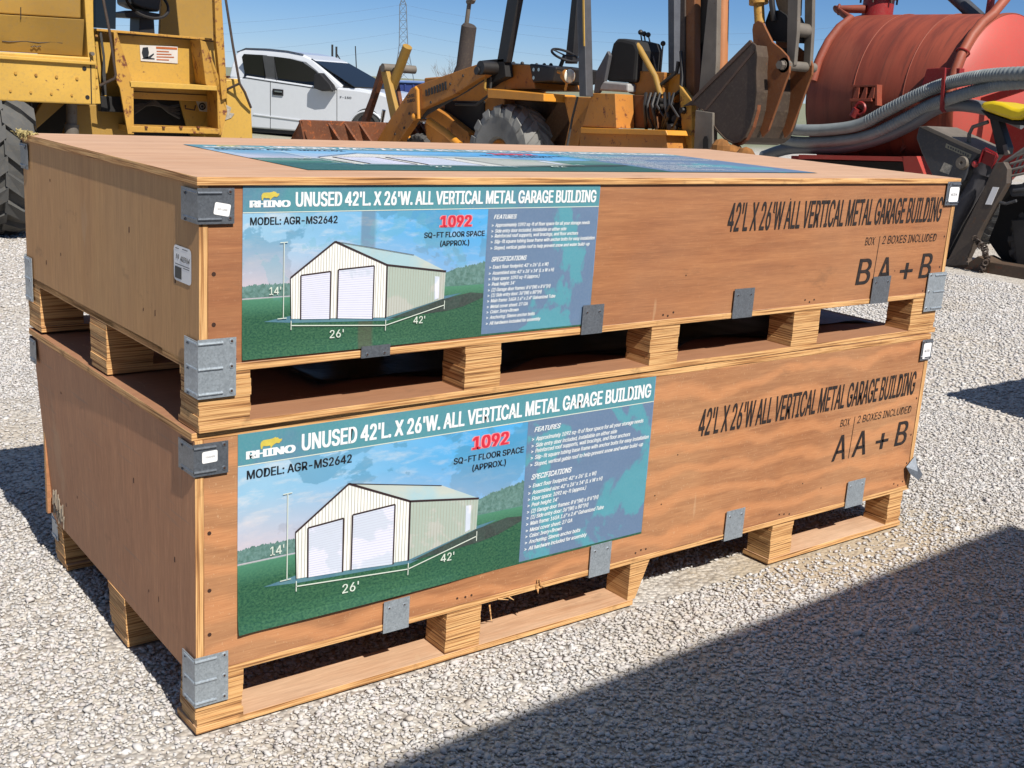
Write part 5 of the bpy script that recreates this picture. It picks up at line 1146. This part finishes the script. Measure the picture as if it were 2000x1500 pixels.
b = B(); b.tube([Mp.at(1912,318,-.1), Mp.at(1921,293,-.1), Mp.at(1925,290,-.1), Mp.at(1946,301,-.1), Mp.at(1948,306,-.1), Mp.at(1937,329,-.1)], .012, 8); b.prism(Mp.poly([(1914,316),(1922,294),(1944,304),(1936,326)], -.09), V(.06,0,0)); part('tail_lamp', b, plain('red_lens', L(150,24,30,.6), .3), cm)
b = B(); b.ball(Mp.at(1905,320,-.08), .035); part('marker_lamp', b, plain('red_lamp', L(190,60,60,.6), .3), cm, True)
b = B(); b.tube([Mp.at(1926,326,.1), Mp.at(1912,352,.08), Mp.at(1866,432,.04), Mp.at(1838,486,.0)], [.085,.085,.085,.085], 16); b.tube([Mp.at(1930,316,.1), Mp.at(1919,340,.09)], .105, 16); part('lift_cylinder', b, plain('cylinder_grey', L(78,76,80,.55), .5, 0, .2), cm, True)
mp_('lift_arm', [(1944,318),(1960,316),(1968,330),(1966,358),(1912,452),(1888,505),(1890,518),(1848,520),(1850,510),(1918,375)], -.12, .10, paint('rusty_arm_steel', L(118,104,94,.5), .7, .65, .35, L(128,86,52,.5)), .006)
mp_('arm_decal', [(1939,365),(1951,366),(1936,400),(1924,399)], -.125, .006, M_white, 0)
mp_('chassis', [(1958,360),(2060,360),(2060,545),(1985,535),(1950,500),(1930,470),(1950,420)], .25, .6, BlkDeep); mp_('chassis_plate', [(1966,362),(2060,352),(2060,380),(1975,384)], .0, .3, Grey)
mp_('side_plate', [(1975,430),(2060,425),(2060,560),(1990,545)], .1, .1, Blk)
mp_('base_beam', [(1846,516),(1890,514),(1910,500),(1935,512),(2000,522),(2060,532),(2060,560),(1960,545),(1850,536),(1843,530)], -.1, .3, paint('beam_rust', L(110,88,70,.5), .8, .7, .35), .006)
b = B(); b.prism(Mp.poly([(1840,300),(1950,330),(1920,420),(1856,520),(1846,520),(1850,440)], .45), V(.1,0,0)); part('rear_plate', b, BlkDeep, cm)
b = B(); rr = random.Random(14); p = Mp.at(1906,466,-.2)
for k in range(26):
    t = k/25; x = 1906+26*math.sin(t*3.0)*.8+rr.uniform(-3,3); y = 466+74*t; b.torus(Mp.at(x, y, -.16+rr.uniform(-.04,.04)), (rr.gauss(0,1),rr.gauss(0,1),rr.gauss(0,1)), .026, .009, 10, 5)
part('chain', b, DarkSteel, cm)
b = B()
for i in range(5): b.tube([Mp.at(1972+i*1.0+i*9,346-i*5,-.02), Mp.at(1992+i*12,300-i*2,-.02)], .012, 6)
for j in range(4): b.tube([Mp.at(1966+j*4,346-j*13,-.03), Mp.at(2060,326-j*16,-.03)], .014, 6)
b.tube([Mp.at(1962,318,-.03), Mp.at(2010,285,-.03), Mp.at(2060,262,-.03)], .02, 6); part('mesh_guard', b, plain('guard_grey', L(150,144,136,.55), .6, 0, .2), cm)
for dx in (0, .5): tyre(cm, (Mp.at(2030,480,.3).x+dx, Mp.at(2050,480,.3).y, .36), (1,0,0), .36, .3, Rubber, Grey, 16, .03)
b = B(); b.tube([Mp.at(1975,358,-.02), Mp.at(1972,335,-.02)], .008, 6); b.tube([Mp.at(1938,392,-.05), Mp.at(1965,398,-.05), Mp.at(1985,392,-.05)], .016, 7); b.tube([Mp.at(1980,372,-.02), Mp.at(2030,366,-.02)], .02, 7)
part('hydraulic_line', b, Grey, cm, True)
b = B(); b.prism(Mp.poly([(1958,284),(1964,282),(1970,300),(1962,304)], .0), V(.03,0,0)); part('control_lever', b, GreySteel, cm)

# ------------------------------------------------------------------ unseen shadow casters: a crate stack beyond the right edge, an added box trailer
def plain_stack(x0, y0, x1, y1, label):
    b = B()
    for z in (0, .745):
        b.box(x0, x1, y0, y1, z+.14, z+.70); b.box(x0-.006, x1+.006, y0-.005, y1+.005, z+.70, z+.718 if z else z+.745)
        for y in (y0, (y0+y1)/2-.06, y1-.12):
            b.box(x0, x1, y, y+.115, z, z+.019)
            for i in range(5): xx = x0+(x1-x0-.12)*i/4; b.box(xx, xx+.12, y+.001, y+.114, z+.019, z+.14)
    b.v = [V(p.x, p.y, p.z*1.30/1.463) for p in b.v]
    tag(part('crate_stack', b, M_front_up), label, 'crate stack', 'crate stacks beyond the right edge')
plain_stack(4.74, -1.22, 7.54, -.02, 'plywood crate stack out of frame, casting the small shadow at right edge')
b = B(); x0, x1, y0, y1 = -6.5, 2.78, -6.4, -3.93                # unseen tall box trailer, added and sized to cast the foreground shadow
b.box(x0, x1, y0, y1, 1.05, 4.06); b.box(x0-.02, x1+.02, y0-.02, y1+.02, 4.06, 4.10); b.box(x0+.1, x1-.1, y0+.3, y1-.3, .85, 1.05)
for i in range(14): xx = x0+.2+i*.66; b.box(xx, xx+.05, y1, y1+.02, 1.10, 4.02)
def swing(b): b.v = [V(2.72,-3.90,0) + Matrix.Rotation(.042, 3, 'Z') @ (p-V(2.72,-3.93,0)) for p in b.v]; return b
bt2 = part('shadow_caster_trailer', swing(b), plain('trailer_white', L(214,214,210,.6), .5, 0, .06)); tag(bt2, 'unseen white box trailer added behind the camera to cast the long foreground shadow', 'trailer')
for xx in (-5.2, -4.1, 1.2):
    for yy in (y0+.25, y1-.25):
        b = B(); b.lathe((xx, yy, .50), (0,1,0), [(-.14,.001),(-.14,.44),(-.1,.50),(.1,.50),(.14,.44),(.14,.001)], 28); part('wheel', swing(b), Rubber, bt2)
